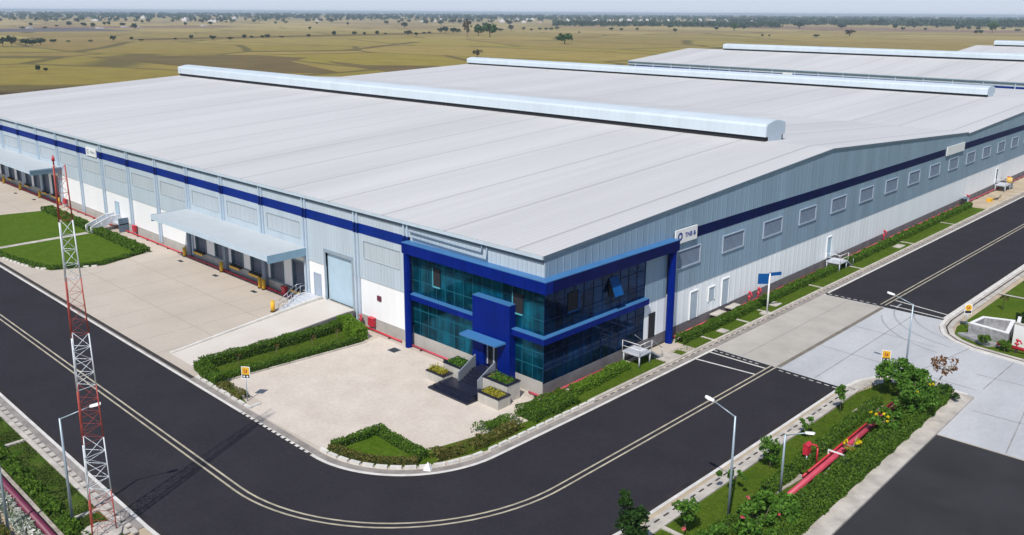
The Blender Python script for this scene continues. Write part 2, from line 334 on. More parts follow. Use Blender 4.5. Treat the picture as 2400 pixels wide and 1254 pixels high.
def field_mat():
    m = bpy.data.materials.new('dry_fields'); m.use_nodes = True; t = m.node_tree; L = t.links.new
    b = t.nodes['Principled BSDF']; b.inputs['Roughness'].default_value = 0.98; b.inputs['Specular IOR Level'].default_value = 0.1
    tc = N(t, 'ShaderNodeTexCoord')
    nzw = N(t, 'ShaderNodeTexNoise'); nzw.inputs['Scale'].default_value = 0.006; nzw.inputs['Detail'].default_value = 3; L(tc.outputs['Object'], nzw.inputs['Vector'])
    va = N(t, 'ShaderNodeVectorMath', operation='MULTIPLY_ADD'); L(nzw.outputs['Color'], va.inputs[0]); va.inputs[1].default_value = (20, 20, 0); L(tc.outputs['Object'], va.inputs[2])
    mp = N(t, 'ShaderNodeMapping'); mp.inputs['Rotation'].default_value = (0, 0, 0.5); mp.inputs['Scale'].default_value = (1 / 230, 1 / 130, 0)
    L(va.outputs[0], mp.inputs[0])
    vo = N(t, 'ShaderNodeTexVoronoi'); vo.inputs['Scale'].default_value = 1; vo.inputs['Randomness'].default_value = 0.8; L(mp.outputs[0], vo.inputs['Vector'])
    sp = N(t, 'ShaderNodeSeparateColor'); L(vo.outputs['Color'], sp.inputs[0])
    r = N(t, 'ShaderNodeValToRGB'); e = r.color_ramp.elements
    e[0].position = 0; e[0].color = (0.27, 0.21, 0.055, 1); e[1].position = 1; e[1].color = (0.31, 0.25, 0.070, 1)
    for p, c in ((0.12, (0.20, 0.14, 0.050)), (0.2, (0.24, 0.19, 0.045)), (0.45, (0.26, 0.21, 0.045)), (0.62, (0.22, 0.18, 0.040)), (0.8, (0.29, 0.22, 0.065))):
        x = e.new(p); x.color = (*c, 1)
    L(sp.outputs[0], r.inputs[0])
    # plot colours shift to tan and pinkish farther from the site
    ln = N(t, 'ShaderNodeVectorMath', operation='LENGTH'); L(va.outputs[0], ln.inputs[0])
    mr = N(t, 'ShaderNodeMapRange'); mr.inputs[1].default_value = 550; mr.inputs[2].default_value = 1900; L(ln.outputs['Value'], mr.inputs[0])
    r2 = N(t, 'ShaderNodeValToRGB'); e = r2.color_ramp.elements
    e[0].color = (0.33, 0.27, 0.12, 1); e[1].color = (0.38, 0.30, 0.16, 1)
    x = e.new(0.3); x.color = (0.27, 0.20, 0.12, 1); x = e.new(0.6); x.color = (0.39, 0.32, 0.14, 1)
    L(sp.outputs[1], r2.inputs[0])
    mx = N(t, 'ShaderNodeMix', data_type='RGBA'); L(mr.outputs[0], mx.inputs[0]); L(r.outputs[0], mx.inputs[6]); L(r2.outputs[0], mx.inputs[7])
    # tufts and furrows
    n2 = N(t, 'ShaderNodeTexNoise'); n2.inputs['Scale'].default_value = 0.05; n2.inputs['Detail'].default_value = 9; n2.inputs['Roughness'].default_value = 0.7; L(tc.outputs['Object'], n2.inputs['Vector'])
    m2 = N(t, 'ShaderNodeMapRange'); L(n2.outputs[0], m2.inputs[0]); m2.inputs[1].default_value = 0.3; m2.inputs[2].default_value = 0.7; m2.inputs[3].default_value = 0.78; m2.inputs[4].default_value = 1.18
    mx2 = N(t, 'ShaderNodeMix', data_type='RGBA', blend_type='MULTIPLY'); mx2.inputs[0].default_value = 1; L(mx.outputs[2], mx2.inputs[6]); L(m2.outputs[0], mx2.inputs[7])
    # earth bunds between plots
    ve = N(t, 'ShaderNodeTexVoronoi'); ve.feature = 'DISTANCE_TO_EDGE'; ve.inputs['Scale'].default_value = 1; ve.inputs['Randomness'].default_value = 0.8; L(mp.outputs[0], ve.inputs['Vector'])
    lt = N(t, 'ShaderNodeMapRange'); L(ve.outputs['Distance'], lt.inputs[0]); lt.inputs[1].default_value = 0.008; lt.inputs[2].default_value = 0.022; lt.inputs[3].default_value = 0.75; lt.inputs[4].default_value = 0
    mx3 = N(t, 'ShaderNodeMix', data_type='RGBA'); L(lt.outputs[0], mx3.inputs[0]); L(mx2.outputs[2], mx3.inputs[6]); mx3.inputs[7].default_value = (0.085, 0.075, 0.035, 1)
    L(mx3.outputs[2], b.inputs['Base Color'])
    return m
M['field'] = field_mat()
M['field_brown'] = mat('brown_field', (0.125, 0.092, 0.040), 0.98, col2=(0.165, 0.125, 0.05), vscale=0.03, spec=0.1, detail=9)
M['field_dirt'] = mat('dark_earth', (0.055, 0.036, 0.018), 0.98, col2=(0.13, 0.095, 0.045), vscale=0.05, spec=0.1, detail=9)
M['field_pink'] = mat('stubble_field', (0.20, 0.135, 0.10), 0.98, col2=(0.27, 0.19, 0.13), vscale=0.01, spec=0.1, detail=9)
M['field_grey'] = mat('grey_flat', (0.13, 0.125, 0.125), 0.98, var=0.1, vscale=0.01, spec=0.1)

# ---------------------------------------------------------------- ground and roads
def arc(c, r, a0, a1, n=24):
    return [(c[0] + r * math.cos(R(a0 + (a1 - a0) * k / n)), c[1] + r * math.sin(R(a0 + (a1 - a0) * k / n))) for k in range(n + 1)]
def xi(y): return 4.15 + 0.010 * y          # inner road edge, right leg
def xo(y): return 16.5 + 0.015 * y          # outer road edge
def xc(y): return 10.2 + 0.0135 * y         # centre line
CC = (-5.0, -9.5)
def sheet(name, polys, m, z, kind='structure'):
    b = MB()
    for p in polys: b.poly([(x, y, z) for x, y in p])
    o = b.build(name, m); return tag(o, kind=kind)
def offset(path, d):                                # offset a polyline to its left by d
    out = []
    for i, p in enumerate(path):
        a = Vector(path[max(0, i - 1)]); c = Vector(path[min(len(path) - 1, i + 1)]); t = (c - a).normalized()
        out.append((p[0] - t.y * d, p[1] + t.x * d))
    return out
def ribbon(b, path, d0, d1, z, m=0, z1=None):
    A = offset(path, d0); B = offset(path, d1)
    for i in range(len(path) - 1):
        if z1 is None: b.poly([(*A[i], z), (*A[i + 1], z), (*B[i + 1], z), (*B[i], z)][::-1 if d0 < d1 else 1][::-1], m)
        else:
            b.prism([A[i], A[i + 1], B[i + 1], B[i]], z, z1, m)
def walk(path, step, length):                       # pieces of a path: (centre, angle) every step
    segs = []; acc = 0.0; pos = step / 2; tot = 0
    for a, c in zip(path[:-1], path[1:]):
        a = Vector(a); c = Vector(c); l = (c - a).length
        while pos <= tot + l:
            t = (pos - tot) / l; q = a.lerp(c, t); segs.append(((q.x, q.y), math.atan2(c.y - a.y, c.x - a.x))); pos += step
        tot += l
    return segs

sheet('ground', [[(-24000, -9000), (12000, -9000), (12000, 24000), (-24000, 24000)]], M['field'], -0.12)
INNER = [(-300, -18.45)] + arc(CC, 8.95, -90, 0) + [(xi(y), y) for y in (0, 60, 150, 330)]
OUTER = [(-300, -30.75)] + arc(CC, 21.25, -90, 0) + [(xo(y), y) for y in (0, 60, 150, 330)]
CENTRE = [(-300, -24.45)] + arc(CC, 15.05, -90, 0) + [(xc(y), y) for y in (0, 60, 150, 330)]
sheet('road', [OUTER + INNER[::-1]], M['asphalt'], 0.0)
# site slab that lies under the verges and the yard
sheet('yard', [[(-178, 0.2), (-178, -18.5), (-5, -18.5)] + arc(CC, 9.0, -88, 0)[1:] + [(xi(60) , 60), (xi(330), 330), (0.2, 330), (0.2, 0.2)]], M['yard'], 0.006)
sheet('verge_soil', [[(-300, -30.7)] + arc(CC, 21.2, -90, 0) + [(xo(22), 22), (26, 25.2), (45, 25.2), (45, -60), (-300, -60)]], M['sand'], -0.01)
sheet('apron_ground', [[(xo(20) - 0.3, 20), (110, 20), (110, 330), (xo(330) - 0.3, 330)]], M['sand'], -0.02)
# forecourt of pale pavers
COURT = [(-15.3, -17.95), (-15.3, -16.5), (-21.3, -16.5), (-20.1, -2.2), (-20.3, -0.9), (2.6, -0.9), (2.6, -4.0)] + arc(CC, 8.0, 0, -90, 16)
sheet('forecourt', [COURT], M['court'], 0.014)
# concrete crossing
CR = [(xi(19.2), 19.2), (xo(19) , 19.0)] + [(17.1, 21.4), (17.9, 23.2), (19.4, 24.6), (21, 25.2), (25.4, 24.8), (25.4, 15.8), (110, 18.6), (110, 36.0), (26.4, 35.3), (21.7, 35.9), (19.7, 36.9), (18.4, 38.2), (17.4, 40.4), (xo(42.6), 42.6), (xi(42.2), 42.2)]
sheet('concrete_crossing', [CR], M['crossing'], 0.005)
sheet('crossing_lane', [[(xi(19.2), 19.25), (xc(19) + 0.3, 19.25), (xc(42) + 0.3, 42.2), (xi(42), 42.15)]], M['crossing_lane'], 0.010)
sheet('parking_lot', [[(25.4, -60), (110, -60), (110, 18.5), (25.4, 15.7)]], M['asphalt_lot'], 0.0)
b = MB()
ribbon(b, [(xc(y) + 0.35, y) for y in (19.3, 30, 42.2)], -0.2, 0.2, 0.014)
tag(b.build('lane_joint', M['joint']), kind='structure')
b = MB()
for x0, y0, x1, y1 in ((7.2, 19.3, 7.5, 42.1), (14.2, 19.3, 14.4, 42.4), (19.8, 25.4, 21.6, 36.0), (26, 22, 60, 24), (30, 16.2, 28, 35), (24, 30, 70, 33), (11, 27, 25, 26.4), (11, 34.5, 19, 34.2), (25.4, 27, 25.6, 35.2)):
    ribbon(b, [(x0, y0), (x1, y1)], -0.045, 0.045, 0.0135)
tag(b.build('crossing_joint', M['joint_pale']), kind='structure')
b = MB()
for k in range(34): x = -31.5 - k * 4.25; ribbon(b, [(x, -18.0), (x, -0.8)], -0.04, 0.04, 0.0095)
for y in (-6.2, -12.0): ribbon(b, [(-176, y), (-31, y)], -0.04, 0.04, 0.0092)
tag(b.build('yard_joint', M['yard_joint']), kind='structure')
# dark tyre arcs on the crossing
b = MB()
tyre = mat('tyre_mark', (0.325, 0.335, 0.355), 0.85, var=0.1, vscale=0.5)
for cx, cy, r, a0, a1 in ((21.5, 44.5, 9.4, 178, 262), (21.5, 44.5, 7.5, 190, 268), (22, 43.2, 10.6, 200, 258)):
    ribbon(b, arc((cx, cy), r, a0, a1), -0.09, 0.09, 0.012)
tag(b.build('tyre_mark', tyre), kind='structure')
b = MB()
ribbon(b, [(xi(18.9), 18.75), (xo(18.6), 18.55)], -0.28, 0.28, 0.006); ribbon(b, [(xi(42.7), 42.65), (xo(42.9), 43.0)], -0.28, 0.28, 0.012)
tag(b.build('road_patch', M['asphalt_patch']), kind='structure')
b = MB()
ribbon(b, INNER, 0.0, -0.5, 0.004); ribbon(b, OUTER, 0.26, .65, 0.004)
M['dust'] = mat('roadside_dust', (0.027, 0.025, 0.031), 0.95, col2=(0.042, 0.038, 0.038), vscale=0.5, spec=0.05, detail=9)
tag(b.build('road_edge', M['dust']), kind='structure')
# painted markings
b = MB()
ribbon(b, CENTRE, -0.30, -0.16, 0.008, 1); ribbon(b, CENTRE, 0.16, 0.30, 0.008, 1)
ribbon(b, [p for p in OUTER if p[1] < 1] + [(xo(19), 19)], 0.0, 0.26, 0.009); ribbon(b, [(xo(43), 43), (xo(150), 150), (xo(330), 330)], 0.0, 0.26, 0.009)
inner_a = [p for p in INNER if p[0] <= -14.6 or False]
IA = [(-300, -18.45), (-15.0, -18.45)]; IB = [(-5.4, -18.45)] + INNER[1:]
ribbon(b, IA, -0.24, 0.0, 0.009); ribbon(b, IB, -0.26, 0.0, 0.009)
for c, a in walk([(-15, -18.45), (-5.4, -18.45)], 0.62, 1): b.obox((c[0], c[1] - 0.12), a, 0.36, 0.24, 0.006, 0.012)
for c, a in walk([(xi(18.9) + .2, 18.75), (xc(19) - 1, 18.66)], 0.6, 1): b.obox(c, a, 0.34, 0.10, 0.010, 0.014)
for c, a in walk([(xc(19) + .6, 18.66), (xo(18.6) - .2, 18.55)], 0.7, 1): b.obox(c, a, 0.40, 0.10, 0.010, 0.014)
for c, a in walk([(xi(42.7) + .2, 42.65), (xc(42.6) - .4, 42.8)], 0.7, 1): b.obox(c, a, 0.40, 0.12, 0.014, 0.018)
for p in ([(xi(17) + .1, 18.1), (xc(17.5) - .3, 18.2)], [(xi(15.6) + .1, 15.75), (xc(16.4) - .3, 16.35)], [(xc(45) + .4, 45.6), (xo(45) - .2, 44.6)], [(xc(43) + .6, 43.55), (xo(43) - .1, 43.2)]):
    ribbon(b, p, -0.1, 0.1, 0.016)
tag(b.build('road_marking', [M['paint'], M['paint_old']]), kind='structure')
# kerbs and gutters
b = MB()
ribbon(b, INNER, 0.0, 0.5, 0.003, 0, 0.045)
ribbon(b, [(x, y) for x, y in INNER if x < -30] + [(-23.9, -18.45)], 0.12, 0.50, 0.046, 1, 0.06)
b2 = [(-77.0, -17.75), (-74, -17.75)]
def blocks(path, step, ln, wd, z1, m=2):
    for c, a in walk(path, step, 1): b.obox(c, a, ln, wd, 0.0, z1, m)
blocks([(-23.9, -17.8), (-15.3, -17.8)], 1.0, 0.78, 0.24, 0.20)
blocks(arc(CC, 8.2, -94, -2, 30) , 1.0, 0.80, 0.24, 0.20)
blocks([(3.25, -9.5), (xi(2) - .75, 2)], 1.0, 0.80, 0.24, 0.20)
blocks([(-76, -17.2), (-70, -16.3), (-67.3, -15.4), (-63.9, -10.4)], 0.95, 0.62, 0.24, 0.18)
blocks([(-21.3, -16.6), (-20.0, -2.6)], 2.0, 1.9, 0.16, 0.14, 3)
blocks([(-15.2, -17.7), (-15.2, -16.4)], 0.9, 0.8, 0.2, 0.18)
# slotted gutter along the gable verge and the outer verges
VR = [(xi(y) - 0.55, y) for y in (2, 60, 150, 300)]
for c, a in walk(VR, 1.0, 1):
    b.obox(c, a, 0.55, 0.10, 0.04, 0.052, 1)
ribbon(b, VR, 0.22, 0.50, 0.003, 3, 0.13)
OL = [(-300, -31.4), (-5, -31.4)]
ribbon(b, [(-300, -30.75), (-5, -30.75)], -1.15, -0.0, 0.0, 0, 0.05)
ribbon(b, [(-300, -31.75), (-5, -31.75)], -0.2, 0.13, 0.0, 3, 0.12)
for c, a in walk(OL, 0.95, 1): b.obox(c, a, 0.66, 0.34, 0.0, 0.11, 3); b.obox((c[0] + .475, c[1]), a, 0.13, 0.26, 0.05, 0.062, 1)
ORr = [(xo(y), y) for y in (-14, 0, 19.3)]
ribbon(b, ORr, -1.25, -0.27, 0.0, 3, 0.06)
ribbon(b, ORr, -1.3, -1.05, 0.0, 3, 0.13)
for c, a in walk([(xo(y) + 0.62, y) for y in (-14, 0, 19.3)], 1.0, 1): b.obox(c, a, 0.55, 0.12, 0.05, 0.072, 1)
EC = [(xo(19.3), 19.3), (17.1, 21.4), (17.9, 23.2), (19.4, 24.6), (21, 25.2), (24.9, 24.9)]
ribbon(b, EC, -0.35, 0.0, 0.0, 2, 0.12); ribbon(b, EC, -1.3, -0.36, 0.0, 3, 0.06)
IS = [(27.0, 35.2), (21.7, 35.9), (19.7, 36.9), (18.4, 38.2), (17.45, 40.4), (xo(43), 43), (xo(72), 72), (xo(150), 150), (xo(300), 300)]
ribbon(b, IS, -0.35, 0.0, 0.0, 2, 0.12); ribbon(b, IS, -1.25, -0.36, 0.0, 3, 0.07); ribbon(b, IS, -0.75, -0.6, 0.06, 1, 0.078)
ribbon(b, [(60, 32.5), (26.5, 35.25)], -0.35, 0.0, 0.0, 2, 0.12)
# long kerb strip between hedge and parking lot
KS = [(24.15, -30), (24.15, 24.4)]
ribbon(b, KS, -1.28, 0.0, 0.0, 3, 0.16)
tag(b.build('kerb', [M['gutter_conc'], M['dark_gap'], M['kerb'], M['kerb_conc']]), kind='structure')

# ---------------------------------------------------------------- lawns
sheet('lawn', [[(-102.5, -10.0), (-100.7, -3.0), (-66.1, -3.4), (-63.9, -9.6), (-64.4, -11.5), (-66.0, -14.9), (-68, -15.7), (-77.4, -17.0), (-86, -17.2)]], M['lawn_lush'], 0.03)
sheet('lawn', [[(-25.7, -17.1), (-24.9, -1.8), (-20.4, -2.9), (-21.5, -16.2), (-15.6, -17.6)]], M['lawn'], 0.04)
sheet('lawn', [[(-5.4, -17.3), (-4.9, -13.2), (0.9, -13.4)] + arc(CC, 8.0, -35, -90, 8)], M['lawn_lush'], 0.04)
sheet('lawn', [[(-0.2, -13.6), (2.6, -2), (2.7, 8.5), (xi(12) - .85, 8.9), (xi(2) - .85, 0), (3.1, -9.5), (1.6, -14.2)]], M['lawn'], 0.045)
sheet('lawn', [[(0.8, 1.0), (3.25, 1.0), (3.3, 13.1), (0.8, 13.1)], [(2.2, 15.6), (3.4, 15.6), (3.4, 16.6), (2.2, 16.4)]], M['lawn'], 0.05)
sheet('lawn', [[(0.8, 18.0), (xi(18) - .85, 18.0), (xi(103) - .9, 103.0), (0.8, 103)]], M['lawn'], 0.05)
sheet('lawn', [[(xo(-16) + 1.3, -16), (xo(-16) + 1.3, -30), (24.45, -30), (24.45, 24.3), (21, 23.9), (19.0, 22.8), (xo(19) + 1.35, 19)]], M['lawn'], 0.03)
sheet('lawn', [[(-300, -31.95), (-300, -34.5), (-4, -34.5), (6, -31.6), (-5, -31.9)]], M['rough_lawn'], 0.03)
sheet('lawn', [[(-300, -36.8), (-300, -60), (0, -60), (0, -36.8)]], M['rough_lawn'], 0.03)
sheet('lawn', [[(24, 36.9), (21.8, 37.1), (20.2, 38.0), (19.3, 39.2), (18.8, 41.5), (18.95, 45), (19.4, 72), (22, 240), (110, 240), (110, 36.9)]], M['lawn'], 0.03)
# small concrete cross walls and paths in the verges
b = MB()
for y in (20.9, 27.7, 31.9, 44.1, 55.0, 71.9, 88): b.box(1.9, xi(y) - 0.6, y - 0.12, y + 0.12, 0.0, 0.11)
b.box(17.5, 20.5, -9.0, -8.7, 0, 0.12); b.box(-22.1, -21.8, -34.5, -31.9, 0, 0.16); b.box(-9.0, -8.7, -34.0, -31.9, 0, 0.16)
b.add([(18.7, 55.9, .1), (18.7, 56.35, .1), (40, 56.3, .1), (40, 55.8, .1)], [(0, 3, 2, 1)]); b.box(18.5, 20.2, 43.0, 43.4, 0, 0.12)
b.box(2.2, 3.1, 23.2, 24.2, 0, 0.13); b.box(1.9, 2.9, 34.2, 35.6, 0, 0.13); b.box(2.3, 3.3, 68.2, 70.2, 0, 0.13); b.box(1.7, 3.3, 13.2, 15.4, 0, 0.10)
tag(b.build('verge_slab', M['kerb_conc']), kind='structure')
sheet('path', [[(-82.0, -16.9), (-81.0, -16.9), (-81.1, -4.6), (-82.3, -4.6)]], M['kerb_conc'], 0.045)
b = MB()
b.box(-300, -5.0, -34.75, -34.52, 0, 0.22); b.prism([(19.7, 0.0), (20.8, -0.5), (21.2, 3.0), (19.8, 2.9)], 0, 0.10); b.prism([(19.3, 15.0), (20.6, 15.6), (20.7, 17.8), (19.5, 18.0)], 0, 0.10)
tag(b.build('stone_edging', M['stone_paving']), kind='structure')
sheet('path', [[(0.2, 103), (xi(103) - .7, 103), (xi(300) - .7, 300), (0.2, 300)]], M['sand'], 0.02)

# fields beyond the site
def xyz(l, z): return [(x, y) for x, y in l]
FB = [[(-574, 183), (-537, 275), (-471, 289), (-440, 256), (-330, 217), (-369, 170), (-430, 183)], [(-428, 275), (-378, 268), (-345, 296), (-300, 268), (-322, 240), (-400, 262)],
      [(-880, 360), (-900, 620), (-925, 840), (-985, 835), (-960, 620), (-935, 360)], [(-552, 372), (-676, 552), (-668, 560), (-545, 380)], [(-440, 381), (-372, 342), (-370, 348), (-438, 387)]]
sheet('field', FB, M['field_brown'], -0.07)
sheet('field', [[(-350, -40), (-335, 75), (-330, 120), (-290, 130), (-178, 60), (-178, -40)], [(-178, 100), (-178, 330), (-190, 330), (-196, 100)]], M['field_dirt'], -0.08)
sheet('field', [[(-1149, 1794), (-671, 1651), (-391, 1710), (-150, 1800), (-200, 2050), (-560, 2010), (-1100, 2050)], [(-1500, 480), (-1480, 800), (-1700, 900), (-1760, 480)]], M['field_pink'], -0.07)
sheet('field', [[(-1327, 240), (-1313, 547), (-1590, 560), (-1560, 240)]], M['field_grey'], -0.06)

# ---------------------------------------------------------------- warehouse (two joined gables)
EAVE, XF = 12.0, -165.6
RID1, Y1 = 14.95, 51.6
VAL = 102.6
XF2, RID2, Y2, YE2 = -170.5, 13.75, 154.0, 205.4
wh = thing('warehouse', (0, 0, 0), 'huge pale grey double gabled warehouse with glazed blue office corner at the road bend', 'warehouse')
COLX = [-16.95, -24.6, -33.6, -42.2, -51.0, -59.6, -68.3, -77.0, -86.0, -94.5, -103.3, -112.0, -121.0, -129.7, -138.5, -147.2, -156.0, -165.2]
DOCKS = [(-57.3), (-52.4), (-48.4), (-44.0), (-39.7), (-35.2)]
DW = 2.5
DOCKS2 = [-106.0, -110.2, -114.6, -118.7, -123.0, -127.3, -131.5, -135.9, -140.2, -144.6, -149]
opens = sorted([(x - DW / 2, x + DW / 2, 1.2, 4.4) for x in DOCKS + DOCKS2] + [(-30.05, -25.55, 1.35, 6.55)])
# plinth, white wall and cladding of the front, cut round the openings
b = MB(); b.box(XF, -16.9, -0.04, 0.3, 0, 1.2)
b.build('plinth', M['plinth'], wh)
b = MB(); cur = XF
for x0, x1, z0, z1 in opens:
    b.box(cur, x0, 0.0, 0.3, 1.2, 4.95)
    if z1 < 4.95: b.box(x0, x1, 0.0, 0.3, z1, 4.95)
    cur = x1
b.box(cur, -16.95, 0.0, 0.3, 1.2, 4.95)
b.build('lower_wall', M['white_f'], wh)
b = MB()
b.box(XF, -30.05, -0.06, 0.3, 4.95, 9.52); b.box(-25.55, -16.95, -0.06, 0.3, 4.95, 9.52); b.box(-30.05, -25.55, -0.06, 0.3, 6.55, 9.52)
b.box(XF, -16.4, -0.06, 0.3, 10.5, EAVE - 0.05); b.box(-16.4, 0.0, -0.05, 0.3, 10.15, EAVE - 0.05)
b.build('cladding', M['clad'], wh)
b = MB(); b.box(XF, -16.9, -0.085, 0.29, 9.52, 10.5); b.build('band', M['band'], wh)
# gable wall
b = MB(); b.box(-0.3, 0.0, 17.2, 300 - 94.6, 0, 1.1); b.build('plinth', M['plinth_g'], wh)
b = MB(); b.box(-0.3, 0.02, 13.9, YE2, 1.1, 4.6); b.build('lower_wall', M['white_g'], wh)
def gz(y):
    if y <= Y1: return EAVE + (RID1 - EAVE) * y / Y1
    if y <= VAL: return RID1 + (12.15 - RID1) * (y - Y1) / (VAL - Y1)
    if y <= Y2: return 11.95 + (RID2 - 11.95) * (y - VAL) / (Y2 - VAL)
    return RID2 + (11.9 - RID2) * (y - Y2) / (YE2 - Y2)
b = MB()
pr = [(0.06, 0.0, 9.9), (0.06, 18.0, 9.9), (0.06, 18.0, 4.6), (0.06, YE2, 4.6), (0.06, YE2, gz(YE2)), (0.06, Y2, gz(Y2)), (0.06, VAL + .01, gz(VAL + .01)), (0.06, VAL, gz(VAL)), (0.06, Y1, gz(Y1)), (0.06, 0.0, EAVE)]
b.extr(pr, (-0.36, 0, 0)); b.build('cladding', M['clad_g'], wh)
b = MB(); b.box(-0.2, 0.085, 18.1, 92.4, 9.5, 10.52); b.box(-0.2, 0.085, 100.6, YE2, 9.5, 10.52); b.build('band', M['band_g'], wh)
# back gables at the far end
b = MB(); b.extr([(XF, 0, 0), (XF, VAL, 0), (XF, VAL, 12.1), (XF, Y1, RID1 - .02), (XF, 0, EAVE - .05)], (0.3, 0, 0)); b.extr([(XF2, VAL + .1, 0), (XF2, YE2, 0), (XF2, YE2, 11.8), (XF2, Y2, RID2 - .02), (XF2, VAL + .1, 11.9)], (0.3, 0, 0))
b.box(XF2 + .3, -0.4, YE2 - 0.3, YE2, 0, 11.8)
b.build('rear_wall', M['clad'], wh)
# roofs: thin sheets with a small overhang
def roof(parent, x0, x1, ya, za, yr, zr, yb, zb, mats):
    b = MB(); t = 0.12
    prof = [(ya, za), (yr, zr), (yb, zb), (yb, zb - t), (yr, zr - t), (ya, za - t)]
    b.extr([(x0, y, z) for y, z in prof], (x1 - x0, 0, 0)); return b.build('roof', mats, parent)
r1 = roof(wh, XF, 0.12, -0.28, EAVE + 0.02, Y1, RID1 + .05, VAL, 12.2, M['roof'])
r2 = roof(wh, XF2, 0.12, VAL + 0.02, 11.98, Y2, RID2 + .05, YE2 + .3, 11.95, M['roof'])
def vent(parent, x0, x1, yc, zr, hw=2.55, h=1.75, gap=0.85):
    z0 = zr - 0.25
    b = MB(); prof = []
    for k in range(0, 7): a = math.pi - k * (math.pi / 2) / 6; prof.append((yc - hw + 0.55 + 0.55 * math.cos(a), z0 + gap + h - 0.5 + 0.4 * math.sin(a)))
    for k in range(1, 6): prof.append((yc - hw + 0.55 + (2 * hw - 1.1) * k / 6, z0 + gap + h - 0.1 + 0.32 * math.sin(math.pi * k / 6)))
    for k in range(0, 7): a = math.pi / 2 - k * (math.pi / 2) / 6; prof.append((yc + hw - 0.55 + 0.55 * math.cos(a), z0 + gap + h - 0.5 + 0.4 * math.sin(a)))
    full = [(yc - hw, z0 + gap)] + prof + [(yc + hw, z0 + gap)]
    b.extr([(x0, y, z) for y, z in full], (x1 - x0, 0, 0), 0, False)
    v = b.build('ridge_vent', M['roof_white'], parent)
    e = MB()
    full2 = [(yc - hw + .1, z0 + gap + .02)] + [(yc + (y - yc) * 0.96, z - 0.06) for y, z in prof] + [(yc + hw - .1, z0 + gap + .02), (yc + hw - 0.9, z0 + gap), (yc + hw - 1.0, z0 - .1), (yc - hw + 0.75, z0 - .1), (yc - hw + .6, z0 + gap)]
    e.extr([(x1 + 0.004, y, z) for y, z in full2], (0.06, 0, 0)); e.build('end_panel', M['vent_end'], v)
    c = MB(); c.box(x0 + 0.4, x1 - 0.15, yc - hw + 0.22, yc + hw - 0.22, z0 - 0.35, z0 + gap - 0.01); c.build('throat', M['black'], v)  # black box painting in the shade of the gap under the hood
    return v
vent(wh, -165.3, -8.3, 53.2, RID1)
vent(wh, -170.2, -11.6, 155.2, RID2 - 0.1, h=1.55)
# gutters, verge trim
b = MB(); b.box(XF, 0.1, -0.42, -0.10, 11.72, 11.86); b.box(XF, 0.1, -0.42, -0.38, 11.86, 11.98); b.build('gutter', M['gutter'], wh)
b = MB(); b.box(XF, -0.02, -0.13, -0.064, 11.38, 11.60); b.build('eave_shadow_strip', M['slate'], wh)  # dark strip painted in for the gap and shadow below the gutter
b = MB()
for ya, yb in ((-0.28, Y1), (Y1, VAL), (VAL + .02, Y2), (Y2, YE2)):
    za, zb = gz(max(ya, 0)) - 0.02, gz(yb - .001) - 0.02
    b.extr([(0.075, ya, za - 0.22), (0.075, yb, zb - 0.22), (0.075, yb, zb + .04), (0.075, ya, za + .04)], (0.10, 0, 0))
b.build('verge_trim', M['slate'], wh)
# down pipes in pairs
first = None
for i, x in enumerate(COLX):
    for d in (-0.22, 0.30):
        if i == 0 and d > 0: zb = 10.3
        else: zb = 0.35
        X = x + d
        if first is None or zb > 1:
            m = MB(); m.box(X - 0.09, X + 0.09, -0.25, -0.09, zb, 9.5); m.box(X - 0.09, X + 0.09, -0.25, -0.09, 10.52, 11.75); m.box(X - 0.092, X + 0.092, -0.252, -0.09, 9.5, 10.52, 1)
            o = m.build('downspout', [M['pipe_pvc'], M['blue_dark']], wh, origin=(X, 0, 0))
            if first is None: first = o
        else:
            o = first.copy(); COL.objects.link(o); o.location = (X, 0, 0)
m = MB(); m.tube((-16.3, -0.2, 11.05), (-6.9, -0.2, 10.95), 0.06); m.tube((-6.9, -0.2, 10.95), (-6.9, -0.2, 11.75), 0.06); m.build('drain_pipe', M['clad_pipe'], wh)
m = MB(); m.tube((-16.0, -0.2, 10.55), (-6.3, -0.2, 10.45), 0.06); m.tube((-6.3, -0.2, 10.45), (-6.3, -0.2, 11.75), 0.06); m.build('drain_pipe', M['clad_pipe'], wh)
# louvred strip windows on the front
mids = []
for i in range(1, len(COLX)):
    xa, xb = COLX[i] + 1.1, COLX[i - 1] - 1.0
    if i == 2: continue
    mids.append((xa, xb))
for xa, xb in mids:
    m = MB(); f = 0.10
    m.box(xa, xb, -0.12, -0.062, 8.77, 8.85); m.box(xa, xa + f, -0.12, -0.062, 7.15, 8.77); m.box(xb - f, xb, -0.10, -0.062, 7.15, 8.77, 1); m.box(xa, xb, -0.12, -0.062, 7.07, 7.15, 1)
    fr = m.build('window', [M['frame_dk'], M['louvre']], wh, origin=(xa, 0, 7.05))
    m = MB(); m.box(xa + f, xb - f, -0.085, -0.063, 7.15, 8.75)
    k = xa + 1.0
    while k < xb - .5: m.box(k - .03, k + .03, -0.11, -0.086, 7.15, 8.75, 0); k += 1.0
    l = m.build('louvre', M['louvre'], fr)
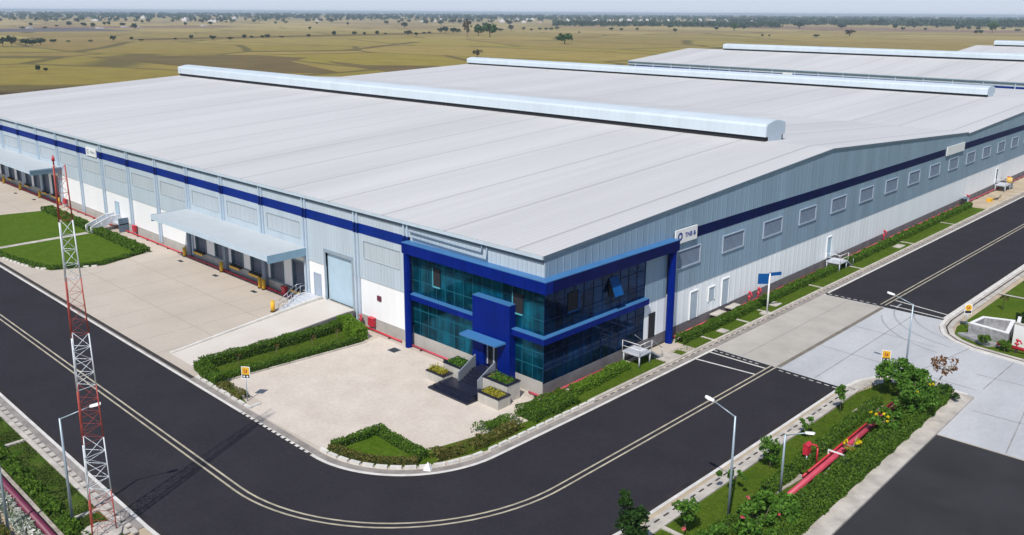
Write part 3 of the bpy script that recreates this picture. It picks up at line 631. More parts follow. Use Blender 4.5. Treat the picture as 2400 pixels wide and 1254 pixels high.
# gable windows
def gable_window(parent):
    m = MB(); W, H = 4.3, 1.85
    m.box(0.065, 0.20, -W/2, W/2, H/2 - 0.08, H/2); m.box(0.065, 0.19, -W/2, W/2, -H/2, -H/2 + 0.16)
    m.box(0.065, 0.18, -W/2, -W/2 + 0.10, -H/2 + .16, H/2 - .08); m.box(0.065, 0.20, W/2 - 0.16, W/2, -H/2 + .16, H/2 - .08)
    me_o = m.build('window', M['frame_lt'])
    me_o.parent = parent
    s = MB()
    for k in range(9):
        z = -H/2 + 0.26 + k * 0.165; s.add([(0.07, -W/2 + .15, z + .14), (0.07, W/2 - .2, z + .14), (0.13, W/2 - .2, z), (0.13, -W/2 + .15, z)], [(0, 1, 2, 3)])
    s.box(0.063, 0.068, -W/2 + .15, W/2 - .2, -H/2 + .2, H/2 - .14)
    l = s.build('louvre', M['louvre_g']); l.parent = me_o
    return me_o
gw = gable_window(wh); gw.location = (0, 20.7, 7.75)
for k in range(1, 22):
    y = 20.7 + 8.47 * k
    o = copy_tree(gw, wh); o.location = (0, y, 7.75)
# canopies over the docks
def canopy(x0, x1, z=6.25, d=4.75):
    m = MB(); m.add([(x0, -0.07, z), (x1, -0.07, z), (x1, -d, z - .05), (x0, -d, z - .05), (x0, -0.07, z - .1), (x1, -0.07, z - .1), (x1, -d, z - .15), (x0, -d, z - .15)],
                    [(0, 3, 2, 1), (4, 5, 6, 7), (0, 1, 5, 4), (3, 7, 6, 2), (1, 2, 6, 5), (0, 4, 7, 3)])
    o = m.build('canopy', M['canopy'], wh)
    f = MB(); f.box(x0, x1, -d - 0.06, -d - .002, z - 0.62, z - .03); f.build('fascia', M['gutter'], o)
    for xx in (x1 + .002, x0 - .07): f = MB(); f.box(xx, xx + 0.068, -d - 0.06, -0.07, z - 0.85, z + .0); f.build('fascia', M['fascia_end'], o)
    for k in range(int((x1 - x0) / 4.3) + 1): f = MB(); f.box(x0 + 0.3 + k * 4.3, x0 + 0.5 + k * 4.3, -d, -0.08, z - .5, z - .16); f.build('bracket', M['slate'], o)
canopy(-60.0, -33.5); canopy(-150.0, -102.4, 6.3, 4.7)
# dock doors with buffers and levellers, pilasters
dd = None
for x in DOCKS + DOCKS2:
    if dd is None:
        m = MB(); m.box(x - DW/2, x + DW/2, 0.22, 0.28, 1.2, 4.4); dd = m.build('dock_door', M['door_grey'], wh, origin=(x, 0, 1.2))
        m = MB(); m.box(x - DW/2 - .12, x - DW/2 + .04, -0.10, 0.21, 1.2, 4.45); m.box(x + DW/2 - .04, x + DW/2 + .12, -0.10, 0.21, 1.2, 4.45); m.box(x - DW/2 + .05, x + DW/2 - .05, -0.10, 0.21, 4.3, 4.46)
        f = m.build('door_frame', M['slate'], dd)
    else:
        o = copy_tree(dd, wh); o.location = (x, 0, 1.2)
lev = None
for x in [-57.3, -48.4, -44.0, -35.2, -106, -110.2, -118.7, -127.3]:
    if lev is None:
        m = MB(); m.box(x - 1.15, x + 1.15, -0.5, -0.05, 1.02, 1.24); lev = m.build('dock_leveller', M['rubber'], wh, origin=(x, 0, 1.2))
        m = MB(); m.box(x - 1.1, x + 1.1, -0.56, -0.502, 0.86, 1.08); m.build('leveller_edge', M['yellow'], lev)
    else:
        o = copy_tree(lev, wh); o.location = (x, 0, 1.2)
m = MB(); m.box(-60.0, -33.9, -0.045, -0.041, 1.0, 1.2); m.build('buffer_strip', M['slate'], wh)
pil = None
for x in (-59.9, -50.9, -42.0):
    if pil is None: m = MB(); m.box(x - .35, x + .35, -0.42, -0.042, 0, 5.4); pil = m.build('pilaster', M['louvre_g'], wh, origin=(x, 0, 0))
    else: o = pil.copy(); COL.objects.link(o); o.location = (x, 0, 0)
# big roller door at the ramp
m = MB(); m.box(-30.05, -25.55, 0.16, 0.24, 1.35, 6.55); rd = m.build('roller_door', M['door_blue'], wh)
m = MB(); m.box(-30.3, -30.05, -0.16, 0.24, 1.35, 6.8); m.box(-25.55, -25.3, -0.12, 0.24, 1.35, 6.8); m.box(-30.05, -25.55, -0.16, 0.15, 6.45, 6.8); m.build('door_frame', M['pole_blue'], rd)
def small_door(xa, xb, z0, z1, mt, name='door'):
    m = MB(); m.box(xa, xb, -0.05, -0.005, z0, z1); d = m.build(name, mt, wh)
    m = MB(); m.box(xa - .1, xa, -0.09, -0.005, z0, z1 + .1); m.box(xb, xb + .1, -0.09, -0.005, z0, z1 + .1); m.box(xa, xb, -0.09, -0.005, z1, z1 + .1); m.build('door_frame', M['frame_lt'], d)
    m = MB(); m.box(xb - .2, xb - .12, -0.1, -0.052, z0 + .95, z0 + 1.1); m.build('handle', M['steel'], d)
small_door(-32.3, -31.2, 1.35, 3.7, M['frame_lt']); small_door(-82.6, -81.4, 1.2, 3.7, M['door_blue'])
m = MB(); m.box(-21.6, -21.0, -0.1, -0.003, 3.2, 3.7); m.build('wall_fan', M['maroon'], wh)
def gable_door(ya, yb, z0, z1, mt, name='door'):
    m = MB(); m.box(0.024, 0.06, ya, yb, z0, z1); d = m.build(name, mt, wh)
    m = MB(); m.box(0.024, 0.12, ya - .1, ya, z0, z1 + .1); m.box(0.024, 0.12, yb, yb + .1, z0, z1 + .1); m.box(0.024, 0.12, ya, yb, z1, z1 + .1); m.build('door_frame' if name == 'door' else 'window_frame', M['white'], d)
gable_door(21.6, 22.9, 1.1, 3.9, M['vent_end']); gable_door(25.0, 26.1, 2.2, 3.6, M['vent_end'], 'hatch'); gable_door(27.6, 28.9, 1.1, 3.9, M['vent_end']); gable_door(52.4, 53.6, 1.2, 3.8, M['door_blue']); gable_door(121.5, 122.6, 1.2, 3.8, M['slate'])

# ---------------------------------------------------------------- glazed office corner
b = MB(); b.box(-16.9, -0.05, -0.02, 0.3, 0, 1.25); b.build('plinth', M['plinth'], wh)
b = MB(); b.box(-0.35, 0.02, 0.31, 17.2, 0, 1.1); b.box(-0.04, 0.02, -0.02, 0.305, 0, 1.1); b.build('plinth', M['plinth_g'], wh)
m = MB(); m.box(-16.95, -0.02, 0.02, 0.10, 1.25, 4.75); m.box(-16.95, -0.02, 0.02, 0.10, 5.25, 9.15); gl = m.build('curtain_wall', M['glass'], wh)
m = MB()
for k in range(15): x = -16.45 + k * (16.43 / 14); m.box(x - .025, x + .025, -0.012, 0.018, 1.25, 9.15)
for z in (2.45, 3.7, 6.5, 7.9): m.box(-16.45, -0.02, -0.014, 0.018, z - .03, z + .03)
m.build('mullion_grid', M['mullion'], gl)
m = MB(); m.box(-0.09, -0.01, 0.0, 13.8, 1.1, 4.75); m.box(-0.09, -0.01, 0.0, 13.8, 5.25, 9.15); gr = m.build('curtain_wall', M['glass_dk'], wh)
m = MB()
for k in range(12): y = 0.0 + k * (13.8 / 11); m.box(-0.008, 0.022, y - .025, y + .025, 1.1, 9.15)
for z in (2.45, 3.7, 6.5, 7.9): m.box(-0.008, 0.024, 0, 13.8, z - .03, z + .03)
m.build('mullion_grid', M['mullion_shaded'], gr)
# opening lights
def vent_light(x0, x1, z0, z1):
    m = MB(); m.box(x0, x1, -0.05, -0.016, z0, z1); p = m.build('window', M['black'], wh)
    m = MB(); m.box(x0 - .08, x0, -0.09, -0.016, z0 - .1, z1); m.box(x0, x1, -0.12, -0.016, z0 - .12, z0); m.build('window_frame', M['teal_frame'], p)
vent_light(-13.3, -12.4, 6.55, 8.2); vent_light(-3.4, -2.3, 6.55, 8.2); vent_light(-7.0, -6.3, 1.9, 3.2)
m = MB(); m.box(0.024, 0.05, 2.9, 4.2, 6.6, 8.2); p = m.build('window', M['black'], wh); m = MB(); m.box(0.024, 0.09, 4.2, 4.3, 6.6, 8.2); m.box(0.024, .09, 2.9, 4.2, 6.5, 6.6); m.build('window_frame', M['sign_blue'], p)
m = MB(); m.add([(0.04, 8.4, 8.3), (0.04, 9.6, 8.3), (0.75, 9.6, 6.75), (0.75, 8.4, 6.75), (0.0, 8.4, 8.27), (0.0, 9.6, 8.27), (0.71, 9.6, 6.72), (0.71, 8.4, 6.72)], [(0, 3, 2, 1), (4, 5, 6, 7), (0, 1, 5, 4), (1, 2, 6, 5), (2, 3, 7, 6), (3, 0, 4, 7)])
p = m.build('window', M['sign_blue'], wh); m = MB(); m.box(0.025, 0.045, 8.4, 9.6, 6.65, 8.2); m.build('opening', M['black'], p)
# blue frame: top beam, legs, mid ledges
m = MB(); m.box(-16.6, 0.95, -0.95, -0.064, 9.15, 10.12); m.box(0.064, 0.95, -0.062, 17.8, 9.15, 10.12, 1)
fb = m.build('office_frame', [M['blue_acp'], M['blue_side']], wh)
m = MB(); m.prism([(-16.6, -0.95), (0.95, -0.95), (0.95, 17.8), (0.064, 17.8), (0.064, -0.064), (-16.6, -0.064)], 10.122, 10.19); m.build('sheen_top', M['blue_top'], fb)  # thin layer carrying the painted sky sheen of the beam top
m = MB()
m.prism([(-16.28 + 0.31 * math.cos(a), -0.55 + 0.39 * math.sin(a)) for a in [2 * math.pi * k / 20 for k in range(20)]], 0.0, 9.15)
m.build('column', M['blue_acp'], fb)
m = MB(); m.prism([(0.50 + 0.38 * math.cos(a), 17.40 + 0.30 * math.sin(a)) for a in [2 * math.pi * k / 20 for k in range(20)]], 0.0, 9.15); m.build('column', M['blue_acp'], fb)
m = MB(); m.box(-16.5, -7.52, -0.55, 0.015, 4.72, 5.22); m.box(-3.08, 0.5, -0.55, 0.015, 4.72, 5.22); m.box(0.0, 0.5, 0.015, 13.9, 4.72, 5.22); lg = m.build('ledge', M['blue_acp'], wh)
m = MB(); m.box(-16.5, -7.52, -0.55, 0.015, 5.222, 5.28); m.box(-3.08, 0.5, -0.55, 0.015, 5.222, 5.28); m.box(0.0, 0.5, 0.016, 13.9, 5.222, 5.28); m.build('sheen_top', M['blue_top'], lg)
m = MB(); m.box(-0.3, 0.062, 13.82, 17.25, 4.6, 9.15); m.build('cladding', M['clad_g'], wh)
m = MB(); m.box(0.066, 0.10, 14.55, 15.55, 1.1, 3.5); m.build('service_door', M['black'], wh)
# entrance portal
pt_y = -0.75
m = MB(); m.box(-7.5, -3.1, pt_y, -0.02, 3.75, 7.2); m.box(-7.5, -6.15, pt_y, -0.02, 0, 3.75); m.box(-4.5, -3.1, pt_y, -0.02, 0, 3.75)
po = m.build('entrance_portal', M['blue_acp'], wh)
m = MB(); m.box(-7.5, -3.1, pt_y, -0.02, 7.202, 7.27); m.build('sheen_top', M['blue_top'], po)
m = MB(); m.box(-6.15, -4.5, -0.3, -0.24, 1.25, 3.75); d = m.build('entrance_door', M['black'], po)
m = MB(); m.box(-5.4, -5.25, -0.36, -0.305, 1.25, 3.7); m.box(-6.15, -6.05, -0.36, -0.305, 1.25, 3.75); m.build('door_frame', M['steel_slab'], d)
m = MB(); m.add([(-8.1, -1.75, 3.86), (-3.75, -1.75, 3.86), (-3.5, -0.76, 3.98), (-8.0, -0.76, 3.98), (-8.1, -1.75, 3.72), (-3.75, -1.75, 3.72), (-3.5, -0.76, 3.82), (-8.0, -0.76, 3.82)], [(0, 1, 2, 3), (4, 7, 6, 5), (0, 4, 5, 1), (1, 5, 6, 2), (2, 6, 7, 3), (3, 7, 4, 0)])
m.build('door_canopy', M['blue_top'], po)

# ---------------------------------------------------------------- wall signboards
def text_mesh(s, size, depth=0.02):
    cu = bpy.data.curves.new('lettering', 'FONT'); cu.body = s; cu.size = size; cu.extrude = depth; cu.align_x = 'CENTER'; cu.align_y = 'CENTER'
    o = bpy.data.objects.new('lettering', cu); COL.objects.link(o); bpy.context.view_layer.update()
    me = bpy.data.meshes.new_from_object(o.evaluated_get(bpy.context.evaluated_depsgraph_get())); bpy.data.objects.remove(o)
    return me
def signboard(loc, rot, W, H, label, logo=True, txt='TNB &', col='navy'):
    t = thing('signboard', loc, label, 'signboard', 'white company boards on the blue bands')
    m = MB(); m.box(-W/2, W/2, -0.14, 0.0, -H/2, H/2); o = m.build('board', M['white'], None); o.parent = t
    if logo:
        m = MB(); n = 28; r0, r1 = H * 0.15, H * 0.30; cx = -W * 0.30
        for k in range(n):
            a, c = 2 * math.pi * k / n, 2 * math.pi * (k + 1) / n
            m.add([(cx + r0*math.cos(a), -0.155, r0*math.sin(a)), (cx + r1*math.cos(a), -0.155, r1*math.sin(a)), (cx + r1*math.cos(c), -0.155, r1*math.sin(c)), (cx + r0*math.cos(c), -0.155, r0*math.sin(c))], [(0, 1, 2, 3)])
        o = m.build('logo_ring', M[col]); o.parent = t
        me = text_mesh(txt, H * 0.48); me.materials.append(M[col]); o = link_mesh('lettering', me, t, (W * 0.17, -0.15, 0)); o.rotation_euler = (R(90), 0, 0)
    t.rotation_euler = (0, 0, rot)
    return t
signboard((0.20, 19.85, 10.15), R(90), 3.7, 1.35, 'white board with dark blue ring logo and letters beside the blue office frame')
signboard((0.20, 96.6, 10.15), R(90), 8.2, 1.35, 'long blank white board near the valley between the two gables', logo=False)
signboard((-89.2, -0.10, 10.15), 0, 3.6, 1.2, 'small white board with faint logo above the pair of pipes left of the radio mast', col='pole_blue')

# ---------------------------------------------------------------- farther warehouses
def far_wh(loc, rz, L1, label, vx0, vx1, ridge=16.0, hw=50, eave=12.0, blank=True):
    t = thing('warehouse', loc, label, 'warehouse', 'long warehouses behind the near one')
    X = L1
    m = MB(); m.box(-X, 60, 0.0, 0.3, 0, 9.6); m.box(-X, 60, -0.02, 0.3, 10.6, eave); m.extr([(-X, .31, 0), (-X, 2 * hw, 0), (-X, 2 * hw, eave), (-X, hw, ridge - .1), (-X, .31, eave)], (0.3, 0, 0))
    m.extr([(59.7, .31, 0), (59.7, 2 * hw, 0), (59.7, 2 * hw, eave), (59.7, hw, ridge - .1), (59.7, .31, eave)], (0.3, 0, 0))
    o = m.build('wall', M['clad']); o.parent = t
    m = MB(); m.box(-X + 3.5, -100, -0.06, 0.29, 9.75, 10.5); m.box(-96, 60, -0.06, 0.29, 9.6, 10.6); o = m.build('band', M['band']); o.parent = t
    m = MB(); m.extr([(-X, -.3, eave), (-X, hw, ridge), (-X, 2 * hw + .3, eave), (-X, 2 * hw + .3, eave - .15), (-X, hw, ridge - .15), (-X, -.3, eave - .15)], (X + 60, 0, 0))
    rf = m.build('roof', M['roof']); rf.parent = t
    m = MB(); m.box(-X, 60, -0.45, -0.3, eave - .36, eave - .16); o = m.build('gutter', M['fascia_end']); o.parent = t
    v = vent(None, vx0, vx1, hw + 1.0, ridge - .1); v.parent = t
    for k in range(int((X + 60) / 8.6)):
        m = MB(); x = -X + 4 + k * 8.6; m.box(x - .13, x + .13, -.3, -0.03, 0, eave - .5); o = m.build('downspout', M['pipe_pvc']); o.parent = t
    m = MB(); m.box(-99.8, -96.2, -0.12, -0.03, 9.6, 10.9); o = m.build('nameboard', M['white']); o.parent = t
    t.rotation_euler = (0, 0, rz)
    return t
far_wh((0, 231.6, 0), R(-2.6), 168.0, 'third warehouse with thin blue stripe under its eave, seen over the second ridge vent', -150, 58, ridge=16.0, hw=41)
far_wh((0, 350, 0), R(-2.6), 90, 'farthest warehouse roof at the right edge under a pale ridge vent', -82, 58, ridge=16.8, hw=50)

# ---------------------------------------------------------------- ramp, steps, platforms
t = thing('ramp', (-28, -8, 0), 'pale concrete ramp rising between low walls to the tall blue roller door', 'ramp')
m = MB(); m.add([(-30.4, -16.9, 0.02), (-26.0, -16.9, 0.02), (-25.2, -1.4, 1.34), (-30.4, -1.4, 1.34), (-30.4, -0.2, 1.34), (-25.2, -0.2, 1.34), (-30.4, -0.2, 0), (-25.2, -0.2, 0), (-30.4, -16.9, 0), (-26.0, -16.9, 0)],
               [(0, 1, 2, 3), (3, 2, 5, 4), (1, 9, 7, 5, 2), (0, 3, 4, 6, 8), (0, 8, 9, 1)])
m.build('deck', M['ramp'], t)
m = MB(); m.add([(-30.7, -16.9, 0.0), (-30.42, -16.9, 0.0), (-30.42, -0.5, 0), (-30.7, -0.5, 0), (-30.7, -16.9, 0.12), (-30.42, -16.9, 0.12), (-30.42, -1.2, 1.62), (-30.7, -1.2, 1.62), (-30.42, -0.5, 1.62), (-30.7, -0.5, 1.62)],
               [(4, 5, 6, 7), (7, 6, 8, 9), (1, 2, 8, 6, 5), (0, 4, 7, 9, 3), (0, 1, 5, 4), (2, 3, 9, 8)])
m.build('parapet', M['kerb'], t)
m = MB(); m.add([(-25.96, -16.6, 0.0), (-25.8, -16.6, 0.0), (-25.0, -0.4, 0), (-25.19, -0.4, 0), (-25.96, -16.6, 0.09), (-25.8, -16.6, 0.09), (-25.0, -1.4, 1.38), (-25.19, -1.4, 1.38), (-25.0, -0.4, 1.38), (-25.19, -0.4, 1.38)],
               [(4, 5, 6, 7), (7, 6, 8, 9), (1, 2, 8, 6, 5), (0, 4, 7, 9, 3), (0, 1, 5, 4), (2, 3, 9, 8)])
m.build('side_wall', M['plinth_g'], t)

t = thing('dock_steps', (-32.5, -2, 0), 'grey steel dock steps with two handrails beside the concrete ramp', 'steps')
m = MB()
for k in range(6): m.box(-33.9 + 0.0, -30.9, -3.6 + k * 0.38, -3.6 + (k + 1) * 0.38 - .003, 0, 0.21 * (k + 1))
m.box(-33.9, -30.9, -1.32, -0.1, 0, 1.3)
m.build('treads', M['steel_slab'], t)
for x in (-34.0, -33.2):
    m = MB(); m.pipe([(x, -3.5, 0.1), (x, -3.5, 1.0), (x, -1.3, 2.3), (x, -0.5, 2.3)], 0.035); m.tube((x, -1.3, 1.3), (x, -1.3, 2.3), .03); m.tube((x, -2.4, .7), (x, -2.4, 1.65), .03); m.tube((x, -3.5, .55), (x, -1.3, 1.85), .025)
    m.build('handrail', M['steel'], t)

def platform(loc, label, sz, stair_dir, legs=True, group='steel landings at the gable doors'):
    x, y = loc; t = thing('landing', (x, y, 0), label, 'landing', group); w2, l2, h = sz
    m = MB(); m.box(x - w2, x + w2, y - l2, y + l2, h - 0.14, h); m.build('deck', M['steel_slab'], t)
    for a in (-1, 1):
        for c in (-1, 1): m = MB(); m.tube((x + a*(w2-.1), y + c*(l2-.1), 0), (x + a*(w2-.1), y + c*(l2-.1), h - .14), 0.07); m.build('leg', M['steel_slab'], t)
    m = MB()
    for q in ([(x - w2, y - l2), (x + w2, y - l2)], [(x + w2, y - l2), (x + w2, y + l2)]) if stair_dir > 0 else ([(x - w2, y + l2), (x + w2, y + l2)], [(x + w2, y - l2), (x + w2, y + l2)]):
        for zz in (0.5, 1.0): m.tube((*q[0], h + zz), (*q[1], h + zz), .03)
        for e in q: m.tube((*e, h), (*e, h + 1.0), .03)
    m.build('handrail', M['white'], t)
    m = MB(); n = 6
    for k in range(n): yy = y + stair_dir * (l2 + 0.28 * k); m.box(x - w2, x + w2, min(yy, yy + stair_dir*.28), max(yy, yy + stair_dir*.28) - .004, h * (1 - (k + 1) / (n + 1)) - .06, h * (1 - (k + 1) / (n + 1)))
    for xx in (x - w2, x + w2):
        m.tube((xx, y + stair_dir * l2, h + 1.0), (xx, y + stair_dir * (l2 + .28 * n), 1.0), .03); m.tube((xx, y + stair_dir * (l2 + .28 * n), 0), (xx, y + stair_dir * (l2 + .28 * n), 1.0), .03)
    m.build('stair_flight', M['steel'], t)
    return t
platform((1.25, 11.2), 'pale steel landing on legs at the dark service door beside the blue column', (0.95, 0.9, 1.2), 1)
platform((1.3, 52.8), 'pale steel landing at the light blue gable door halfway along the white wall', (0.9, 1.1, 1.1), 1)
platform((1.3, 122.0), 'distant steel landing on the bare sandy verge at the upper right', (0.9, 1.6, 1.2), 1)
t = thing('lawn_stairs', (-81.5, -2.5, 0), 'curved white metal stair from the left lawn up to the pale blue door', 'stairs')
m = MB()
for k in range(7): m.box(-82.6, -81.0, -4.3 + .42 * k, -4.3 + .42 * (k + 1) - .004, 0.17 * k, 0.17 * (k + 1))
m.box(-82.6, -78.6, -1.35, -0.1, 1.05, 1.2); m.build('treads', M['steel_slab'], t)
for x in (-82.7, -80.9):
    m = MB(); m.pipe([(x, -4.4, 0.0), (x, -4.4, .95), (x, -1.5, 2.1), (x, -0.3, 2.1)], .06); m.tube((x, -2.9, .5), (x, -2.9, 1.55), .04); m.tube((x, -1.5, 1.2), (x, -1.5, 2.1), .04); m.build('handrail', M['white'], t)
    m = MB(); m.extr([(x - .03, -4.4, .05), (x - .03, -1.5, 1.1), (x - .03, -0.3, 1.1), (x - .03, -.3, 2.0), (x - .03, -1.5, 2.0), (x - .03, -4.4, .9)], (.05, 0, 0)); m.build('side_panel', M['steel_slab'], t)
m = MB(); m.box(-78.8, -78.6, -1.4, -0.1, 0, 2.0); m.build('end_panel', M['slate'], t)

# entrance steps and planters
t = thing('entrance_steps', (-5.5, -4, 0), 'black granite steps climbing between the planters to the blue entrance', 'steps')
m = MB()
for k in range(3): m.box(-8.0 + k * 0.22, -3.0 - k * 0.1 - .25, -5.45 + k * 0.42, -3.2, 0.17 * k, 0.17 * (k + 1))
m.build('podium', M['granite'], t)
m = MB()
for k in range(5): m.box(-6.35, -4.35, -3.19 + k * 0.3, -0.76, 0.45 + 0.16 * k, 0.45 + 0.16 * (k + 1) )
m.build('stair_flight', M['granite'], t)
for x in (-6.55, -4.2):
    m = MB(); m.add([(x, -3.4, .3), (x + .12, -3.4, .3), (x + .12, -1.4, .3), (x, -1.4, .3), (x, -3.4, 1.25), (x + .12, -3.4, 1.25), (x + .12, -1.4, 2.3), (x, -1.4, 2.3)], [(4, 5, 6, 7), (1, 2, 6, 5), (0, 4, 7, 3), (0, 1, 5, 4), (2, 3, 7, 6)])
    m.build('side_rail', M['steel'], t)
def planter(x0, x1, y0, y1, h, label, grp='stone planters at the entrance'):
    t = thing('planter', ((x0 + x1) / 2, (y0 + y1) / 2, 0), label, 'planter', grp); w_ = .2
    m = MB(); m.box(x0, x1, y0, y0 + w_, 0, h); m.box(x0, x1, y1 - w_, y1, 0, h); m.box(x0, x0 + w_, y0 + w_, y1 - w_, 0, h); m.box(x1 - w_, x1, y0 + w_, y1 - w_, 0, h); m.build('wall', M['planter_wall'], t)
    m = MB(); h0 = h + .003; e = .03
    m.box(x0 - e, x1 + e, y0 - e, y0 + w_, h0, h0 + .09); m.box(x0 - e, x1 + e, y1 - w_, y1 + e, h0, h0 + .09); m.box(x0 - e, x0 + w_, y0 + w_, y1 - w_, h0, h0 + .09); m.box(x1 - w_, x1 + e, y0 + w_, y1 - w_, h0, h0 + .09); m.build('coping', M['granite'], t)
    m = MB(); m.box(x0 + w_, x1 - w_, y0 + w_, y1 - w_, h - .25, h - .02); m.build('soil', M['soil'], t)
planter(-3.15, -0.85, -4.35, -2.95, 0.85, 'lower right stone planter box nearest the forecourt, filled with orange chips')
planter(-4.05, -1.25, -2.93, -1.40, 1.45, 'taller right planter box with dark coping against the glass wall')
planter(-9.6, -7.5, -4.25, -3.1, 0.75, 'lower left stone planter box beside the black podium')
planter(-8.7, -6.6, -3.08, -1.40, 1.40, 'taller left planter box between the stair rail and the glass')
for i, (x, y) in enumerate(((-11.6, -3.3),)):
    pass

# ---------------------------------------------------------------- small site furniture
def bollard(x, y, label, h=1.15):
    t = thing('bollard', (x, y, 0), label, 'bollard', 'yellow bollards guarding the docks')
    m = MB(); m.tube((x, y, 0), (x, y, h), 0.22, n=12); m.tube((x, y, h), (x, y, h + .08), .22, .12, n=12); m.build('post', M['yellow'], t)
    m = MB(); m.tube((x, y, 0), (x, y, .1), .27, n=12); m.build('foot_ring', M['dark_gap'], t)
for x, y, l in ((-60.6, -.7, 'yellow bollard under the left corner of the nearer dock canopy'), (-51.0, -.8, 'yellow bollard under the middle of the nearer dock canopy'), (-42.1, -.9, 'left one of the paired yellow bollards by the grey pilaster'),
                (-41.3, -.9, 'right one of the paired yellow bollards by the grey pilaster'), (-34.0, -4.2, 'lone yellow bollard standing on the yard before the dock steps'),
                (-103.8, -.6, 'yellow bollard at the right end of the far dock, nearest the mast top'), (-111.6, -.8, 'second yellow bollard of the far dock counted from its right end'), (-121.0, -.8, 'third yellow bollard of the far dock counted from its right end'),
                (-129.6, -.8, 'yellow bollard of the far dock at the left edge of the photo')):
    bollard(x, y, l)
def cover(x, y, label, sx_=1.0, sy_=.45):
    t = thing('drain_cover', (x, y, 0), label, 'drain cover', 'dark drain covers in the yard'); m = MB(); m.box(x - sx_/2, x + sx_/2, y - sy_/2, y + sy_/2, 0.0, .03); m.build('frame', M['slate'], t)
    m = MB()
    for k in range(6): xx = x - sx_/2 + .1 + k * (sx_ - .2) / 5; m.box(xx - .05, xx + .05, y - sy_/2 + .05, y + sy_/2 - .05, .031, .045)
    m.build('grate', M['rubber'], t)
for x, y, l in ((-58.9, -2.1, 'drain cover left of the nearer dock, farthest from the ramp'), (-50.1, -2.1, 'middle drain cover before the nearer dock'), (-41.4, -2.1, 'drain cover before the nearer dock, closest to the ramp'),
                (-118.5, -2.4, 'drain cover before the far dock, left one'), (-110.8, -2.0, 'drain cover before the far dock, right one')): cover(x, y, l)
cover(-16.6, -2.1, 'square drain cover on the forecourt by the round blue column', 1.0, .9)
def hydrant(x, y, label, s=1.0):
    t = thing('hydrant', (x, y, 0), label, 'hydrant', 'red hydrants on the fire main')
    m = MB(); m.pipe([(x, y, 0), (x, y, 1.0 * s), (x + .25, y - .1, 1.2 * s), (x + .45, y - .2, .9 * s)], .07); m.build('standpipe', M['red'], t)
    m = MB(); m.tube((x - .18, y, .75 * s), (x + .18, y, .75 * s), .1); m.build('valve', M['red'], t)
    m = MB(); m.tube((x, y, 1.1 * s), (x, y, 1.25 * s), .13, n=10); m.build('cap', M['red'], t)
hydrant(-23.9, -.45, 'red hydrant standpipe at the foot of the pair of pipes beside the ramp')
hydrant(0.55, 32.6, 'red hydrant behind the hedge, nearest the blue direction post', 1.3); hydrant(0.55, 34.6, 'red hydrant pair half behind the hedge above the blue post base', 1.3)
hydrant(0.55, 69.5, 'red hydrant cluster at the hedge beyond the pale blue gable door', 1.5); hydrant(0.6, 104.5, 'red hydrant at the far end of the hedge', 1.4); hydrant(0.9, 126.5, 'red hydrant behind the distant landing on the sandy verge', 1.6)
def hosebox(x, y, z, label, sc=1.0, ang=0.0):
    t = thing('hose_cabinet', (x, y, 0), label, 'hose cabinet', 'red fire hose cabinets')
    m = MB(); m.box(x - .4*sc, x + .4*sc, y - .18, y + .18, z, z + .8*sc); m.prism([(x - .45*sc, y - .23), (x + .45*sc, y - .23), (x + .45*sc, y + .23), (x - .45*sc, y + .23)], z + .8*sc + .002, z + .86*sc); m.build('cabinet', M['red'], t, bevel=.02)
    for d in (-.3, .3): m = MB(); m.tube((x + d*sc, y, 0), (x + d*sc, y, z), .05); m.build('leg', M['pole_blue'], t)
hosebox(-22.3, -.3, .45, 'red fire hose cabinet on the plinth right of the ramp', 1.0)
hosebox(-37.7, -.5, .35, 'red fire hose cabinet left of the dock steps', .9)
hosebox(-101.6, -.4, .5, 'red fire hose cabinet behind the mast top at the far dock end', .9)
hosebox(-76.0, -.4, .5, 'red fire hose cabinet right of the curved lawn stair', 1.0)
t = thing('fire_point', (20.6, 4.6, 0), 'bright red hose box with bent red pipe on blue posts in the right verge', 'hose cabinet')
m = MB(); m.box(20.2, 20.55, 4.4, 4.95, .8, 1.5); m.add([(20.15, 4.35, 1.5), (20.6, 4.35, 1.5), (20.6, 5.0, 1.5), (20.15, 5.0, 1.5), (20.37, 4.35, 1.68), (20.37, 5.0, 1.68)], [(0, 1, 4), (2, 3, 5), (1, 2, 5, 4), (3, 0, 4, 5), (0, 3, 2, 1)]); m.build('cabinet', M['red'], t)
for yy in (4.45, 4.9): m = MB(); m.tube((20.5, yy, 0), (20.5, yy, .8), .05); m.build('leg', M['pole_blue'], t)
m = MB(); m.pipe([(20.95, 5.1, 0), (20.95, 5.1, 1.3), (20.85, 5.0, 1.5), (20.6, 4.9, 1.5)], .06); m.build('standpipe', M['red'], t)
# red fire mains
def main(name, pts, r, mt, label, cat='pipe', supports=True, grp=None):
    t = thing(name, pts[0], label, cat, grp); m = MB(); m.pipe(pts, r, 10); m.build('pipe', mt, t)
    if supports:
        for a, c in zip(pts[:-1], pts[1:]):
            a = Vector(a); c = Vector(c); n = max(1, int((c - a).length / 3)); d = (c - a).normalized(); ang = math.atan2(d.y, d.x)
            for k in range(min(n, 40)): q = a.lerp(c, (k + .5) / n); s = MB(); s.obox((q.x, q.y), ang, .16, .34, 0.01, q.z - r * .5); s.build('support', M['dark_gap'], t)
main('fire_main', [(-24.4, -.45, .2), (-17.5, -.5, .2)], .09, M['red'], 'red pipe run at the wall foot between the ramp and the round blue column', grp='red pipe runs')
main('fire_main', [(-16.3, -.4, .2), (-9.8, -.4, .2)], .09, M['pink'], 'red pipe run under the glass wall left of the planters', grp='red pipe runs')
main('fire_main', [(-1.2, -.4, .2), (.35, -.4, .25), (.35, 9.8, .25)], .09, M['pink'], 'red pipe run turning the glass corner beside the clipped hedge', grp='red pipe runs')
